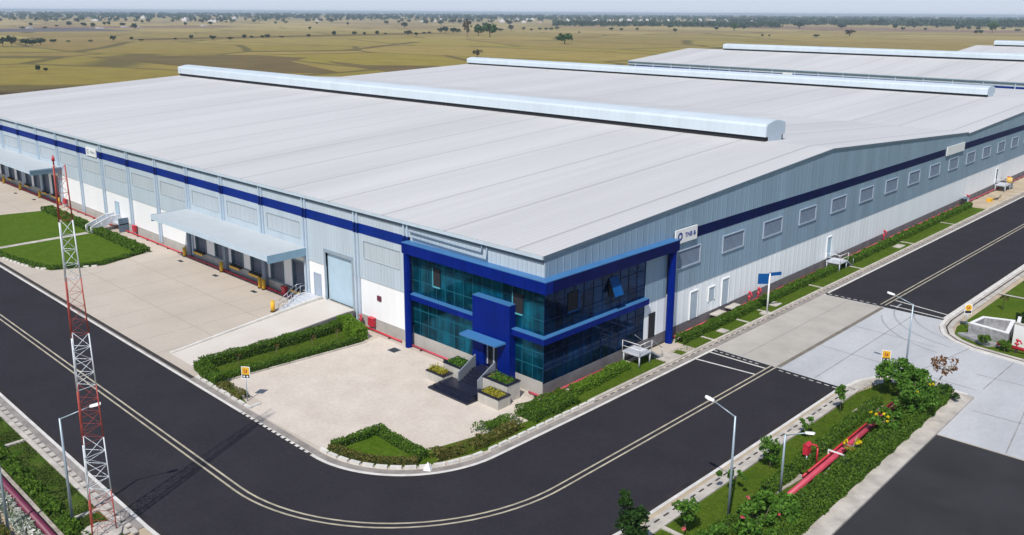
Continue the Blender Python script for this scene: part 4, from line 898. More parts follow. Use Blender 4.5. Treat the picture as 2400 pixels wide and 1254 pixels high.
main('fire_main', [(-100.5, -.5, .2), (-61, -.5, .2)], .09, M['red'], 'red pipe run behind the left lawn', grp='red pipe runs')
main('fire_main', [(-60, -.5, .16), (-34.3, -.5, .16)], .12, M['red'], 'dark red pipe run along the nearer dock', grp='red pipe runs')
main('fire_main', [(-160, -.5, .16), (-103, -.5, .16)], .12, M['red'], 'dark red pipe run along the far dock', grp='red pipe runs')
main('fire_main', [(.35, 18.3, .28), (.35, 51.0, .28)], .09, M['pink'], 'red pipe run behind the gable hedge up to the pale blue door', grp='red pipe runs')
main('fire_main', [(.35, 55.0, .28), (.35, 200, .28)], .09, M['pink'], 'red pipe run along the gable beyond the pale blue door', grp='red pipe runs')
main('fire_main', [(21.75, -1.3, .45), (21.6, 20.5, .45)], .2, M['pink'], 'thick pink red pipe in the right verge between two hedges', grp='big verge pipes')
main('fire_main', [(21.2, 2.5, .3), (21.1, 20.0, .3)], .08, M['red'], 'thin red pipe running beside the thick pink one', grp='big verge pipes')
main('fire_main', [(-60, -35.2, .35), (-4, -35.15, .35)], .24, M['maroon'], 'dark maroon pipe in the bottom left corner behind the stone edging', grp='big verge pipes')
main('fire_main', [(23.4, 38.0, .5), (40, 37.0, .5)], .16, M['red'], 'red pipe in front of the white wall on the right island', grp='big verge pipes')
t = thing('pipe_strap', (21.7, 6.6, 0), 'white strap bar over the thick pink pipe', 'pipe strap'); m = MB(); m.box(21.1, 22.3, 6.5, 6.6, .62, .70); m.box(21.1, 21.18, 6.5, 6.6, 0, .62); m.box(22.22, 22.3, 6.5, 6.6, 0, .62); m.build('bar', M['white'], t)
t = thing('low_rail', (22.2, 6, 0), 'low white pipe rail on stubby posts along the right hedge', 'rail')
m = MB(); m.tube((22.2, 0.4, .35), (22.15, 12.0, .35), .04); m.build('rail', M['white'], t)
for y in (.6, 2.8, 4.6, 6.7, 8.9, 11.2): m = MB(); m.box(22.05, 22.35, y - .15, y + .15, 0, .38); m.build('post', M['white'], t)
t = thing('low_rail', (22.3, -.8, 0), 'short bent white pipe beside the end of the pink pipe', 'rail'); m = MB(); m.pipe([(22.3, .1, .5), (22.7, -.8, .8), (23.1, -1.1, .5), (23.1, -1.6, 0)], .07); m.build('pipe', M['white'], t)
# outdoor units by the gable
for y, l in ((26.2, 'nearer of two pale equipment slabs behind the gable hedge'), (29.2, 'farther of two pale equipment slabs behind the gable hedge')):
    t = thing('equipment_slab', (.6, y, 0), l, 'equipment', 'pale slabs on dark frames by the gable')
    m = MB(); m.box(.15, 1.0, y - .95, y + .95, .75, .85); m.build('top', M['kerb_conc'], t); m = MB(); m.box(.2, .95, y - .8, y + .8, .05, .749); m.build('unit', M['black'], t)
for y, c, l in ((102.9, 'rubber', 'small black cabinet at the far end of the gable hedge'), (103.9, 'door_blue', 'small pale blue cabinet at the far end of the gable hedge')):
    t = thing('cabinet', (.6, y, 0), l, 'cabinet'); m = MB(); m.box(.3, 1.0, y - .4, y + .4, .08, 1.3); m.build('body', M[c], t, bevel=.03); m = MB(); m.box(.28, 1.02, y - .42, y + .42, 1.302, 1.36); m.box(.35, .95, y - .35, y + .35, 0, .08); m.build('top', M['slate'], t)
t = thing('pallet_pile', (2.7, 113, 0), 'yellow and cream timber lying on the sandy verge at upper right', 'timber'); m = MB()
for k in range(5): m.obox((2.4 + k * .12, 113 + k * .3), 1.3 + k * .1, 4.0, .3, .02 + .1 * k, .1 + .1 * k)
m.build('planks', M['sand'], t); m = MB(); m.box(2.2, 2.9, 109.6, 110.9, 0, .5); m.build('wrapped_end', M['yellow'], t)
t = thing('water_tank', (1.3, 125.4, 0), 'round yellow tank standing by the distant landing', 'tank'); m = MB(); m.tube((1.4, 125.6, .9), (1.4, 125.6, 1.9), .5, .5, 14); m.build('drum', M['yellow'], t); m = MB(); m.box(.9, 1.9, 125.1, 126.1, 0, .9); m.build('stand', M['slate'], t)

# street lamps
def lamp(x, y, h, ang, label, arm=1.7, rise=.45, grp='street lamps along the verges'):
    t = thing('street_lamp', (x, y, 0), label, 'street lamp', grp)
    m = MB(); m.tube((x, y, 0), (x, y, h), .095, .06, 10); m.build('pole', M['pole_blue'], t)
    m = MB(); m.tube((x, y, 0), (x, y, .08), .2, .2, 10); m.box(x - .16, x + .16, y - .16, y + .16, 0, .04); m.build('base_plate', M['steel'], t)
    dx, dy = math.cos(ang), math.sin(ang); e = (x + dx*arm, y + dy*arm, h + rise)
    m = MB(); m.tube((x, y, h - .05), e, .04, .035, 8); m.build('arm', M['pole_blue'], t)
    m = MB(); L_ = .62
    prof = [(0, .07), (.12, .13), (.4, .16), (.62, .10)]
    d = Vector((dx, dy, rise / arm * .5)).normalized(); sd_ = Vector((-dy, dx, 0)); up = d.cross(sd_) * -1
    up = Vector((0, 0, 1)); vs = []
    for s_, w_ in prof:
        c = Vector(e) + d * s_ - d * .05
        vs += [c - sd_ * w_ - up * .03, c + sd_ * w_ - up * .03, c + sd_ * w_ * .6 + up * .08, c - sd_ * w_ * .6 + up * .08]
    fs = [(0, 1, 2, 3), (15, 14, 13, 12)]
    for k in range(3):
        for q in range(4): fs.append((k*4 + q, k*4 + 4 + q, k*4 + 4 + (q + 1) % 4, k*4 + (q + 1) % 4))
    m.add(vs, fs); hd = m.build('lamp_head', M['white'], t)
    return t
lamp(-8.5, -33.6, 7.0, R(68), 'street lamp beside the radio mast at the bottom left')
lamp(20.1, -5.35, 7.05, R(176), 'street lamp in the right verge over the road before the concrete crossing', arm=1.6)
lamp(20.2, 23.4, 7.15, R(180), 'street lamp behind the blooming shrubs, over the pale concrete crossing', arm=1.6)
lamp(21.0, -.3, 4.3, R(5), 'short lamp with white head standing on the stone slab by the pink pipe', arm=1.3, rise=.55)
lamp(-10.0, -36.7, 7.0, R(250), 'street lamp cut off at the bottom left corner of the photo')

# radio mast
t = thing('radio_mast', (-6.0, -32.9, 0), 'tall red and white triangular lattice mast at the left roadside', 'mast')
ZB = [0.0, 2.85, 6.3, 9.6, 12.75, 16.05, 19.35, 22.4]
angs = [R(68.6), R(188.6), R(308.6)]
def mp_(z, k): r_ = 0.86 - (0.86 - 0.36) * z / 22.4; return (-6.0 + r_ * math.cos(angs[k]), -32.9 + r_ * math.sin(angs[k]), z)
for i in range(7):
    z0, z1 = ZB[i], ZB[i + 1]; mt = M['mast_red'] if i % 2 == 0 else M['mast_white']
    m = MB(); nb = 4
    for k in range(3):
        m.tube(mp_(z0, k), mp_(z1, k), .04, .04, 6)
        for j in range(nb):
            a = z0 + (z1 - z0) * j / nb; c = z0 + (z1 - z0) * (j + 1) / nb; k2 = (k + 1) % 3
            m.tube(mp_(a, k), mp_(a, k2), .017 if i % 2 else .011, n=4)
            m.tube(mp_(a, k if j % 2 else k2), mp_(c, k2 if j % 2 else k), .017 if i % 2 else .011, n=4)
    m.build('lattice_section', mt, t)
m = MB(); m.tube((-6.0, -32.9, 0), (-6.0, -32.9, .25), 1.2, 1.2, 12); m.build('footing', M['kerb_conc'], t)
m = MB(); tp = mp_(22.4, 1); m.tube(tp, (tp[0], tp[1], 22.9), .04); m.tube((tp[0], tp[1], 22.6), (tp[0], tp[1], 22.8), .08, n=8); m.build('beacon', M['red'], t)

# yellow roadside signs
def ysign(x, y, label, h=2.5, rot=0.0, rnd=False):
    t = thing('road_sign', (x, y, 0), label, 'road sign', 'yellow and black roadside signs')
    m = MB(); m.tube((0, 0, 0), (0, 0, h - .9), .04); o = m.build('post', M['pole_blue']); o.parent = t
    m = MB(); m.box(-.36, .36, .02, .05, h - 1.0, h + .05); o = m.build('back_panel', M['white']); o.parent = t
    m = MB()
    if rnd: m.extr([(.33*math.cos(a), .0, h - .32 + .33*math.sin(a)) for a in [2*math.pi*k/16 for k in range(16)]], (0, .018, 0))
    else: m.box(-.3, .3, 0, .018, h - .62, h)
    o = m.build('yellow_panel', M['yellow']); o.parent = t
    m = MB(); m.box(-.3, .3, 0, .018, h - .9, h - .64); o = m.build('black_panel', M['rubber']); o.parent = t
    m = MB(); m.box(-.14, .14, -.006, -.001, h - .45, h - .38); m.box(-.14, -.07, -.006, -.001, h - .36, h - .16); m.box(.02, .14, -.006, -.001, h - .36, h - .2); o = m.build('symbol', M['mast_red']); o.parent = t
    if not rnd:
        m = MB(); 
        for cx in (-.14, .14): m.extr([(cx + .08*math.cos(a), -.004, h - .78 + .08*math.sin(a)) for a in [2*math.pi*k/12 for k in range(12)]], (0, .003, 0))
        o = m.build('dot', M['white']); o.parent = t
    t.rotation_euler = (0, 0, rot)
ysign(-16.5, -17.2, 'yellow and black sign at the tip of the long hedge by the forecourt entrance', 2.9, R(35))
ysign(18.6, 23.2, 'yellow and black sign rising from the shrubs at the concrete crossing', 2.6, R(25))
ysign(19.6, 41.7, 'round yellow sign at the rounded corner of the right island', 2.5, R(40), True)
t = thing('direction_sign', (3.3, 31.4, 0), 'blue two armed direction sign on a white pole in the gable verge', 'direction sign')
m = MB(); m.tube((3.3, 31.4, 0), (3.3, 31.4, 4.5), .09, n=10); m.build('pole', M['white'], t)
m = MB(); m.prism([(2.75, 30.85), (3.85, 30.85), (3.85, 31.95), (2.75, 31.95)], 0, .18); m.build('base', M['kerb_conc'], t)
m = MB(); m.obox((2.85, 30.95), R(45), 1.1, .08, 3.35, 4.45); m.build('panel', M['sign_blue'], t)
m = MB(); m.obox((3.6, 31.95), R(62), 1.5, .08, 4.2, 4.55); m.build('arm_panel', M['sign_blue'], t)
# gate walls and island planter
t = thing('gate_wall', (21, 23.3, 0), 'low grey white wall behind the shrubs at the crossing corner', 'wall')
m = MB(); m.prism([(20.3, 23.6), (22.3, 22.9), (22.4, 23.25), (20.4, 23.95)], 0, 1.3); m.build('wall', M['grey_stone'], t); m = MB(); m.prism([(20.25, 23.5), (22.35, 22.8), (22.45, 23.3), (20.35, 24.0)], 1.303, 1.4); m.build('coping', M['white'], t)
t = thing('stone_planter', (21.8, 41, 0), 'big grey stone trough with white rim on the right island', 'planter')
oc = [(20.2, 40.2), (23.9, 39.6), (23.3, 44.2), (20.6, 43.2)]
m = MB(); h = 1.1
inn = [(20.55, 40.55), (23.5, 40.0), (23.0, 43.8), (20.85, 42.95)]
for i in range(4): j = (i + 1) % 4; m.prism([oc[i], oc[j], inn[j], inn[i]], 0, h)
m.prism(inn, 0, .35); m.build('wall', M['grey_stone'], t)
m = MB()
for i in range(4): j = (i + 1) % 4; m.prism([oc[i], oc[j], inn[j], inn[i]], h + .003, h + .08)
m.build('rim', M['white'], t)
t = thing('sloped_plinth', (20.3, 38.9, 0), 'low grey sloping stone plinth at the tip of the right island', 'plinth'); m = MB(); m.prism([(19.6, 39.1), (22.6, 37.6), (23.6, 38.6), (20.5, 39.9)], 0, .28); m.build('base', M['grey_stone'], t)
t = thing('boundary_wall', (24, 42, 0), 'bright white wall panel at the right edge of the photo', 'wall'); m = MB(); m.prism([(24.2, 39.9), (30, 39.0), (30, 39.3), (24.2, 40.2)], 0, 2.2); m.prism([(24.2, 40.21), (24.5, 40.2), (23.7, 44.6), (23.4, 44.6)], 0, 1.5); m.build('panel', M['white'], t); m = MB(); m.prism([(24.15, 39.85), (30, 38.95), (30, 39.35), (24.15, 40.2)], 2.203, 2.28); m.build('coping', M['kerb_conc'], t)
for x, y, l in ((24.9, 38.6, 'left red valve before the white wall on the right island'), (25.8, 38.5, 'right red valve before the white wall on the right island')): hydrant(x, y, l, .9)
t = thing('kerb_stone', (2.0, -14.2, 0), 'small white pyramid stone on the kerb at the road bend', 'stone'); m = MB(); m.add([(2.0, -14.6, 0), (2.5, -14.3, 0), (2.2, -13.8, 0), (1.7, -14.1, 0), (2.1, -14.2, .6)], [(0, 1, 4), (1, 2, 4), (2, 3, 4), (3, 0, 4), (3, 2, 1, 0)]); m.build('stone', M['white'], t)

# ---------------------------------------------------------------- vegetation
def raw_mesh(name, verts, faces4, mi, mats, extra=None):
    me = bpy.data.meshes.new(name)
    nv, nf = len(verts), len(faces4)
    me.vertices.add(nv); me.vertices.foreach_set('co', verts.astype(np.float32).ravel())
    me.loops.add(nf * 4); me.loops.foreach_set('vertex_index', faces4.astype(np.int32).ravel())
    me.polygons.add(nf); me.polygons.foreach_set('loop_start', np.arange(0, nf * 4, 4, dtype=np.int32))
    me.polygons.foreach_set('loop_total', np.full(nf, 4, np.int32))
    for m_ in mats: me.materials.append(m_)
    me.polygons.foreach_set('material_index', mi.astype(np.int32)); me.update(calc_edges=True); me.validate()
    return me
def leaves(P, size, flat=0.0, aspect=0.5, rg=rng):
    n = len(P); nrm = rg.normal(size=(n, 3)); nrm[:, 2] += flat; nrm /= np.linalg.norm(nrm, axis=1)[:, None]
    t = rg.normal(size=(n, 3)); u = np.cross(nrm, t); u /= np.linalg.norm(u, axis=1)[:, None]; v = np.cross(nrm, u)
    s = size * rg.uniform(0.6, 1.3, (n, 1)); a = u * s; c = v * s * aspect
    V = np.stack([P - a, P + c, P + a, P - c], 1).reshape(-1, 3); F = np.arange(4 * n).reshape(-1, 4)
    return V, F
def cube_core(pts_boxes):
    V = []; F = []
    for c, ax, L_, W_, z0, z1 in pts_boxes:
        b0 = len(V); ca, sa = math.cos(ax), math.sin(ax)
        for z, q in ((z0, 1.0), (z1, .85)):
            for a, d in ((-1,-1),(1,-1),(1,1),(-1,1)): V.append((c[0] + a*L_/2*ca - d*W_*q/2*sa, c[1] + a*L_/2*sa + d*W_*q/2*ca, z))
        F += [(b0+4,b0+5,b0+6,b0+7),(b0,b0+1,b0+5,b0+4),(b0+1,b0+2,b0+6,b0+5),(b0+2,b0+3,b0+7,b0+6),(b0+3,b0,b0+4,b0+7)]
    return np.array(V, float), np.array(F)
def hedge(path, wd, ht, label, leaf='leaf_hedge', size=.085, dens=260, rough=.10, cat='hedge', group='clipped hedges', base=0.04, gaps=0.0, zj=.12):
    P = []; cores = []; total = 0
    for a, c in zip(path[:-1], path[1:]):
        a = np.array(a, float); c = np.array(c, float); L_ = np.linalg.norm(c - a); d = (c - a) / L_; nrm = np.array([-d[1], d[0]])
        per = 2 * ht + wd; n = int(L_ * per * dens); t = rng.uniform(-.02, 1.02, n) * L_
        s = rng.uniform(0, per, n); lump = 1 + zj * np.sin(t * 1.7 + a[0]) * np.sin(t * 0.63 + 1.3) + rng.normal(0, .03, n)
        off = np.where(s < ht, -wd/2, np.where(s > ht + wd, wd/2, s - ht - wd/2)); z = np.where(s < ht, s, np.where(s > ht + wd, per - s, ht)) * lump
        dep = np.abs(rng.normal(0, rough, n)); off = off * (1 - dep / max(wd, .3)) * (1 + .12*np.sin(t*2.3 + 2)); z = z - np.where((s > ht) & (s < ht + wd), dep*.7 - rough*.35, 0)
        if gaps: keep = (np.sin(t*1.9 + a[1]) + rng.normal(0, .6, n)) > gaps * 2 - 1; t, off, z = t[keep], off[keep], z[keep]
        xy = a + d * t[:, None] + nrm * off[:, None]; P.append(np.column_stack([xy, z + base]))
        if not gaps:
            ne = int(wd * ht * dens); s2 = rng.uniform(-wd/2, wd/2, 2*ne); z2 = rng.uniform(0, ht, 2*ne); t2 = np.where(np.arange(2*ne) < ne, -.04, L_ + .04) + rng.normal(0, .04, 2*ne)
            P.append(np.column_stack([a + d * t2[:, None] + nrm * s2[:, None], z2 + base]))
        k = max(1, int(L_ / 1.2))
        if not gaps:
            for i in range(k): q = a + d * L_ * (i + .5) / k; hh = ht * (.80 + .08 * math.sin(i * 2.1)); cores.append(((q[0], q[1]), math.atan2(d[1], d[0]), L_/k*1.02, wd*(.78 + .05*math.sin(i*1.3)), base - .03, hh))
    P = np.vstack(P); V, F = leaves(P, size); mi = np.zeros(len(F))
    if cores: V2, F2 = cube_core(cores); F = np.vstack([F, F2 + len(V)]); V = np.vstack([V, V2]); mi = np.concatenate([mi, np.ones(len(F2))])
    org = np.array([path[0][0], path[0][1], 0.0]); me = raw_mesh('hedge', V - org, F, mi, [M[leaf], M['core']])
    o = link_mesh('hedge' if cat == 'hedge' else cat.replace(' ', '_'), me, None, tuple(org)); return tag(o, label, cat, group)
hedge([(-24.5, -2.4), (-25.2, -16.4)], 1.1, .85, 'long clipped hedge edging the concrete ramp', leaf='leaf_hedge')
hedge([(-25.3, -16.6), (-23.2, -17.1), (-21.0, -17.1)], 1.2, .8, 'hedge end wrapping the tip of the strip between ramp and forecourt')
hedge([(-21.6, -15.9), (-20.7, -3.1)], .75, .55, 'clipped hedge facing the forecourt beside the ramp strip')
hedge([(-24.9, -1.8), (-20.8, -2.7)], 1.3, 1.2, 'bright bushy hedge at the wall end of the ramp strip', leaf='leaf_lime', size=.12)
hedge([(-20.4, -17.3), (-16.9, -17.3)], .9, .5, 'scruffy low shrubs behind the white kerb before the yellow sign', leaf='leaf_olive', group='scruffy shrub rows', cat='shrub row', gaps=.3)
hedge([(-4.9, -17.0), (-4.7, -13.4)], .7, .5, 'left side hedge of the triangular bed'); hedge([(-4.7, -13.3), (0.8, -13.5)], .8, .55, 'hedge on the forecourt side of the triangular bed')
hedge(arc(CC, 7.6, -90, -38, 8), .6, .4, 'low hedge following the kerb of the triangular bed', leaf='leaf_olive')
hedge([(1.6, 2.0), (1.35, 9.4)], .95, .7, 'clipped bright hedge under the dark glass side wall', leaf='leaf_lime')
hedge([(1.7, -3.9), (1.9, 0.9)], 2.1, .75, 'broad square clipped hedge at the glass corner', leaf='leaf_hedge', dens=300)
hedge([(0.9, -8.5), (1.3, -4.6)], 1.0, .55, 'uneven shrubs between the broad hedge and the road bend', leaf='leaf_hedge', group='scruffy shrub rows', cat='shrub row', gaps=.25, size=.11, zj=.4)
hedge([(1.5, -13.2), (2.3, -9.4), (2.3, -5.2)], .9, .6, 'ragged olive shrubs along the kerb of the road bend', leaf='leaf_olive', group='scruffy shrub rows', cat='shrub row', gaps=.25, size=.11, zj=.4)
hedge([(1.45, 18.4), (1.5, 51.0)], .9, .75, 'long hedge along the gable before the pale blue door', leaf='leaf_hedge')
hedge([(1.5, 56.0), (1.55, 102.0)], .9, .75, 'long hedge along the gable beyond the pale blue door', leaf='leaf_hedge', dens=160, size=.12)
hedge([(-100.5, -3.4), (-66.3, -3.6)], 1.5, .65, 'hedge along the wall side of the left lawn', dens=90, size=.14, leaf='leaf_hedge')
hedge([(-66.0, -3.9), (-64.2, -9.6), (-66.3, -14.4), (-69, -15.7), (-77, -16.9), (-90, -17.1)], .8, .35, 'low border hedge round the rounded corner of the left lawn', dens=110, size=.12)
hedge([(20.35, -0.6), (20.2, 17.5)], .9, .6, 'low hedge between the lawn and the thick pink pipe', dens=220, leaf='leaf_hedge')
hedge([(23.25, -14.0), (23.3, 22.5)], 1.75, .95, 'tall thick hedge beside the parking lot kerb', dens=260, leaf='leaf_hedge')
hedge([(19.4, -14.5), (20.9, -4.2)], .9, .6, 'low hedge at the bottom of the right verge', dens=240)
hedge([(-30, -33.9), (-4, -34.0)], .9, .35, 'straggling creeper in front of the maroon pipe', leaf='leaf_hedge', group='scruffy shrub rows', cat='shrub row', gaps=.45, size=.14)
hedge([(-40, -35.9), (-5.5, -35.9)], .8, .45, 'row of white flowering plants behind the maroon pipe', leaf='leaf_white', group='scruffy shrub rows', cat='shrub row', gaps=.35, size=.17, dens=200)
hedge([(-40, -37.6), (-6, -37.6)], 1.6, .5, 'leafy plants below the white flowering row', leaf='leaf_olive', group='scruffy shrub rows', cat='shrub row', gaps=.3, size=.14)

def clumps(cx, cy, cz, rx, ry, rz, n, rs, per, sc=1.0):
    out = []
    for _ in range(n):
        while True:
            q = rng.uniform(-1, 1, 3)
            if np.dot(q, q) < 1: break
        c = np.array([cx + q[0]*rx, cy + q[1]*ry, cz + q[2]*rz]); r = rs * rng.uniform(.6, 1.3)
        d = rng.normal(size=(per, 3)); d /= np.linalg.norm(d, axis=1)[:, None]
        out.append(c + d * r * rng.uniform(.5, 1.05, (per, 1)) * np.array([1, 1, .8]))
    return np.vstack(out)
def plant(name, x, y, label, cat, h, rx, rz, n, per, size, leaf, trunk=.04, group=None, flower=None, nf=0, forks=4, lean=(0, 0), bark='bark', ry=None):
    t = thing(name, (x, y, 0), label, cat, group); ry = ry or rx; cz = h - rz
    m = MB(); top = (x + lean[0], y + lean[1], max(.25, cz - rz*.5)); m.tube((x, y, 0), top, trunk, trunk*.7, 7)
    for k in range(forks):
        a = 2*math.pi*k/forks + .4; m.tube(top, (top[0] + math.cos(a)*rx*.7, top[1] + math.sin(a)*ry*.7, cz + rz*.5*(k % 2)), trunk*.5, trunk*.2, 5)
    m.build('trunk', M[bark], t)
    P = clumps(x + lean[0], y + lean[1], cz, rx, ry, rz, n, min(rx, rz)*.38 + .05, per)
    P = P[P[:, 2] > .05]
    V, F = leaves(P, size, .4, .55); org = np.array([x, y, 0.0]); me = raw_mesh('crown', V - org, F, np.zeros(len(F)), [M[leaf]]); link_mesh('crown', me, t)
    if flower:
        P = clumps(x + lean[0], y + lean[1], cz + rz*.7, rx, ry, rz*.4, nf, .10, 26); V, F = leaves(P, .06, .6, .8); me = raw_mesh('flowers', V - org, F, np.zeros(len(F)), [M[flower]]); link_mesh('flowers', me, t)
    return t
sap = 'saplings in the right verge lawn'
plant('sapling', 18.7, 14.1, 'sapling in the right verge nearest the concrete crossing', 'sapling', 2.3, .55, .6, 9, 55, .11, 'leaf_big', .03, sap)
plant('sapling', 18.8, 8.4, 'low spreading sapling beside the drain strip of the right verge', 'sapling', 1.6, .75, .3, 9, 45, .11, 'leaf_big', .03, sap)
plant('sapling', 18.9, 2.3, 'bushy two tier sapling left of the short lamp', 'sapling', 2.5, .75, .9, 15, 55, .12, 'leaf_big', .035, sap)
plant('sapling', 18.7, -2.6, 'flat topped sapling behind the street lamp pole', 'sapling', 1.7, 1.0, .35, 10, 50, .12, 'leaf_big', .03, sap)
plant('sapling', 19.0, -8.5, 'slim sapling with round crown near the bottom edge', 'sapling', 2.4, .7, .65, 12, 60, .12, 'leaf_big', .04, sap)
plant('young_tree', 17.9, -12.2, 'dark dense young tree at the bottom edge of the photo', 'tree', 3.0, .85, 1.2, 32, 90, .13, 'leaf_dark', .06, None)
plant('young_tree', 17.45, -12.4, 'small dark leafy top rising beside the dense young tree', 'tree', 3.9, .5, .4, 10, 70, .12, 'leaf_dark', .05, None)
plant('flowering_shrub', 22.2, -4.8, 'large broad leaved shrub with a few pink blooms at the bottom right', 'shrub', 1.9, 1.5, .75, 46, 90, .15, 'leaf_big', .06, None, 'flower_pink', 5, ry=3.4, bark='bark')
plant('flowering_shrub', 21.4, -10.5, 'second large broad leaved shrub at the very bottom edge', 'shrub', 1.7, 1.6, .7, 38, 80, .15, 'leaf_big', .06, None, 'flower_pink', 3, ry=2.6)
plant('flowering_tree', 20.9, 20.6, 'spreading broad leaved tree below the yellow sign at the crossing', 'tree', 2.9, 1.8, 1.0, 48, 80, .14, 'leaf_big', .07, None, ry=2.2)
plant('flowering_tree', 23.0, 17.2, 'pale stemmed tree with small yellow flowers left of the kerb strip', 'tree', 3.0, 1.5, 1.0, 34, 75, .13, 'leaf_big', .06, None, 'flower_yellow', 5, ry=2.2)
plant('flowering_tree', 22.6, 12.6, 'low yellow flowering bush over the thick pink pipe', 'tree', 1.9, 1.0, .5, 16, 65, .14, 'leaf_big', .05, None, 'flower_yellow', 7, ry=1.8)
plant('flowering_shrub', 22.4, 7.6, 'thin pale stemmed shrub with yellow flowers beside the pink pipe', 'shrub', 1.6, .6, .4, 6, 30, .11, 'leaf_pale', .04, None, 'flower_yellow', 5, ry=1.6, bark='kerb_conc')
plant('dry_tree', 22.6, 21.9, 'bare pale tree with withered brown leaf tufts at the crossing corner', 'tree', 3.5, 1.2, .7, 12, 32, .12, 'leaf_brown', .08, None, forks=8, lean=(.9, 1.2), bark='kerb_conc', ry=1.4)
plant('shrub', 24.0, 22.6, 'dark rounded shrub at the corner end of the tall hedge', 'shrub', 1.3, .8, .5, 16, 70, .1, 'leaf_dark', .04, ry=1.4)
for x, y, l in ((23.2, 47.4, 'dark round bush at the right edge beyond the stone trough'), (22.4, 37.7, 'round bush between the stone trough and the island kerb'), (24.2, 37.5, 'small bush under the red island pipe')):
    plant('bush', x, y, l, 'bush', 1.2, .55, .45, 12, 60, .1, 'leaf_dark' if y > 40 else 'leaf_hedge', .04, 'bushes on the right island')
for x, y, l in ((20.3, 62.0, 'sparse sapling beyond the island path'), (20.6, 50.3, 'bare little sapling in the middle of the island lawn'), (22.4, 66.0, 'second sapling beyond the island path at the right edge')):
    plant('sapling', x, y, l, 'sapling', 1.8, .4, .4, 5, 26, .1, 'leaf_olive', .03, 'saplings on the right island')
# planter contents
for x, y, rx, ry, l, lf, sz in ((-2.0, -3.65, .95, .5, 'spiky yellow green plants in the lower right planter', 'leaf_pale', .09), (-2.6, -2.15, 1.1, .55, 'green ground plants in the taller right planter', 'leaf_big', .10),
                        (-8.6, -3.7, .85, .4, 'spiky yellow plants in the lower left planter', 'leaf_pale', .09), (-7.6, -2.25, .8, .6, 'green ground plants in the taller left planter', 'leaf_big', .10)):
    z = .85 if 'lower' in l else 1.42
    n = 700; P = np.column_stack([x + rng.uniform(-rx, rx, n), y + rng.uniform(-ry, ry, n), z + np.abs(rng.normal(0, .14, n))]); V, F = leaves(P, sz); org = np.array([x, y, z])
    o = link_mesh('planter_plants', raw_mesh('planter_plants', V - org, F, np.zeros(len(F)), [M[lf]]), None, tuple(org)); tag(o, l, 'plants', 'plants in the entrance planters')
# small twigs on the narrow lawns
for i, (x, y) in enumerate(((-23.2, -14.2), (-22.9, -10.6), (-22.6, -7.0), (-22.3, -4.4))):
    plant('twiggy_sapling', x, y, ['nearest', 'second nearest', 'third nearest', 'farthest'][i] + ' of the thin leafless saplings on the ramp strip lawn, counted from the road', 'sapling', 1.3, .3, .3, 3, 8, .07, 'leaf_brown', .02, 'thin saplings on the ramp strip lawn')
# tufts of wild grass and creepers in the bottom left verge
n = 26000; P = np.column_stack([rng.uniform(-34, -3, n), rng.uniform(-34.4, -32.0, n), np.abs(rng.normal(.05, .07, n))]); keep = np.sin(P[:, 0]*1.3) * np.sin(P[:, 1]*2.1 + P[:, 0]*.5) + rng.normal(0, .5, n) > -.1; V, F = leaves(P[keep], .07)
tag(link_mesh('wild_grass', raw_mesh('wild_grass', V, F, np.zeros(len(F)), [M['leaf_turf']])), 'rough green ground cover in the bottom left verge', 'grass', kind='stuff')
n = 90000; A = []
for x0, x1, y0, y1, k in ((18, 24, -16, 22, .5), (-25.4, -21, -16.8, -3, .2), (1.9, 3.3, -3, 100, .3)):
    q = int(n * k * .5); A.append(np.column_stack([rng.uniform(x0, x1, q), rng.uniform(y0, y1, q), .045 + np.abs(rng.normal(.0, .02, q))]))
P = np.vstack(A); V, F = leaves(P, .045)
tag(link_mesh('grass_tufts', raw_mesh('grass_tufts', V, F, np.zeros(len(F)), [leafmat('leaf_turf', (0.06, 0.10, 0.015), (0.12, 0.16, 0.03))])), 'short mown grass of the verge lawns', 'grass', kind='stuff')

# ---------------------------------------------------------------- distant trees, woods and houses
def far_variant(leaf, seed, sparse=1.0):
    rg = np.random.default_rng(seed); n = int(34 * sparse); out = []
    for _ in range(n):
        while True:
            q = rg.uniform(-1, 1, 3)
            if np.dot(q, q) < 1: break
        c = np.array([q[0]*.40, q[1]*.40, .62 + q[2]*.30]); d = rg.normal(size=(12, 3)); d /= np.linalg.norm(d, axis=1)[:, None]
        out.append(c + d*rg.uniform(.05, .13))
    V, F = leaves(np.vstack(out), .075, .2, .8, rg); crown = raw_mesh('crown', V, F, np.zeros(len(F)), [M[leaf]])
    m = MB(); m.tube((0, 0, 0), (.02, .01, .45), .035, .025, 6)
    for a in (0.3, 2.2, 4.3): m.tube((.02, .01, .3), (.02 + .25*math.cos(a), .25*math.sin(a), .6), .02, .008, 5)
    me = bpy.data.meshes.new('trunk'); me.from_pydata(m.v, [], m.f); me.materials.append(M['bark']); me.update()
    return crown, me
def where(x, y):
    a = math.degrees(math.atan2(-(x - 43.6), y + 49.5)); d = math.hypot(x - 43.6, y + 49.5)
    return ('near the left edge' if a > 65 else 'left of the middle' if a > 52 else 'above the big middle roof' if a > 38 else 'right of the middle' if a > 25 else 'near the right edge'), ('in the nearer fields' if d < 1500 else 'in the mid distance' if d < 2300 else 'just before the woods')
FV = {k: [far_variant(k, s + 10) for s in range(3)] for k in ('leaf_far', 'leaf_fargreen')}; FV['leaf_farbrown'] = [far_variant('leaf_farbrown', 77, .55)]
def far_tree(x, y, h, w_, kind, label, group=None, cat='tree', name='field_tree'):
    t = thing(name, (x, y, -.12), label, cat, group); cr, tr = random.choice(FV[kind])
    link_mesh('crown', cr, t); link_mesh('trunk', tr, t); t.scale = (w_, w_, h); t.rotation_euler = (0, 0, random.uniform(0, 6))
    return t
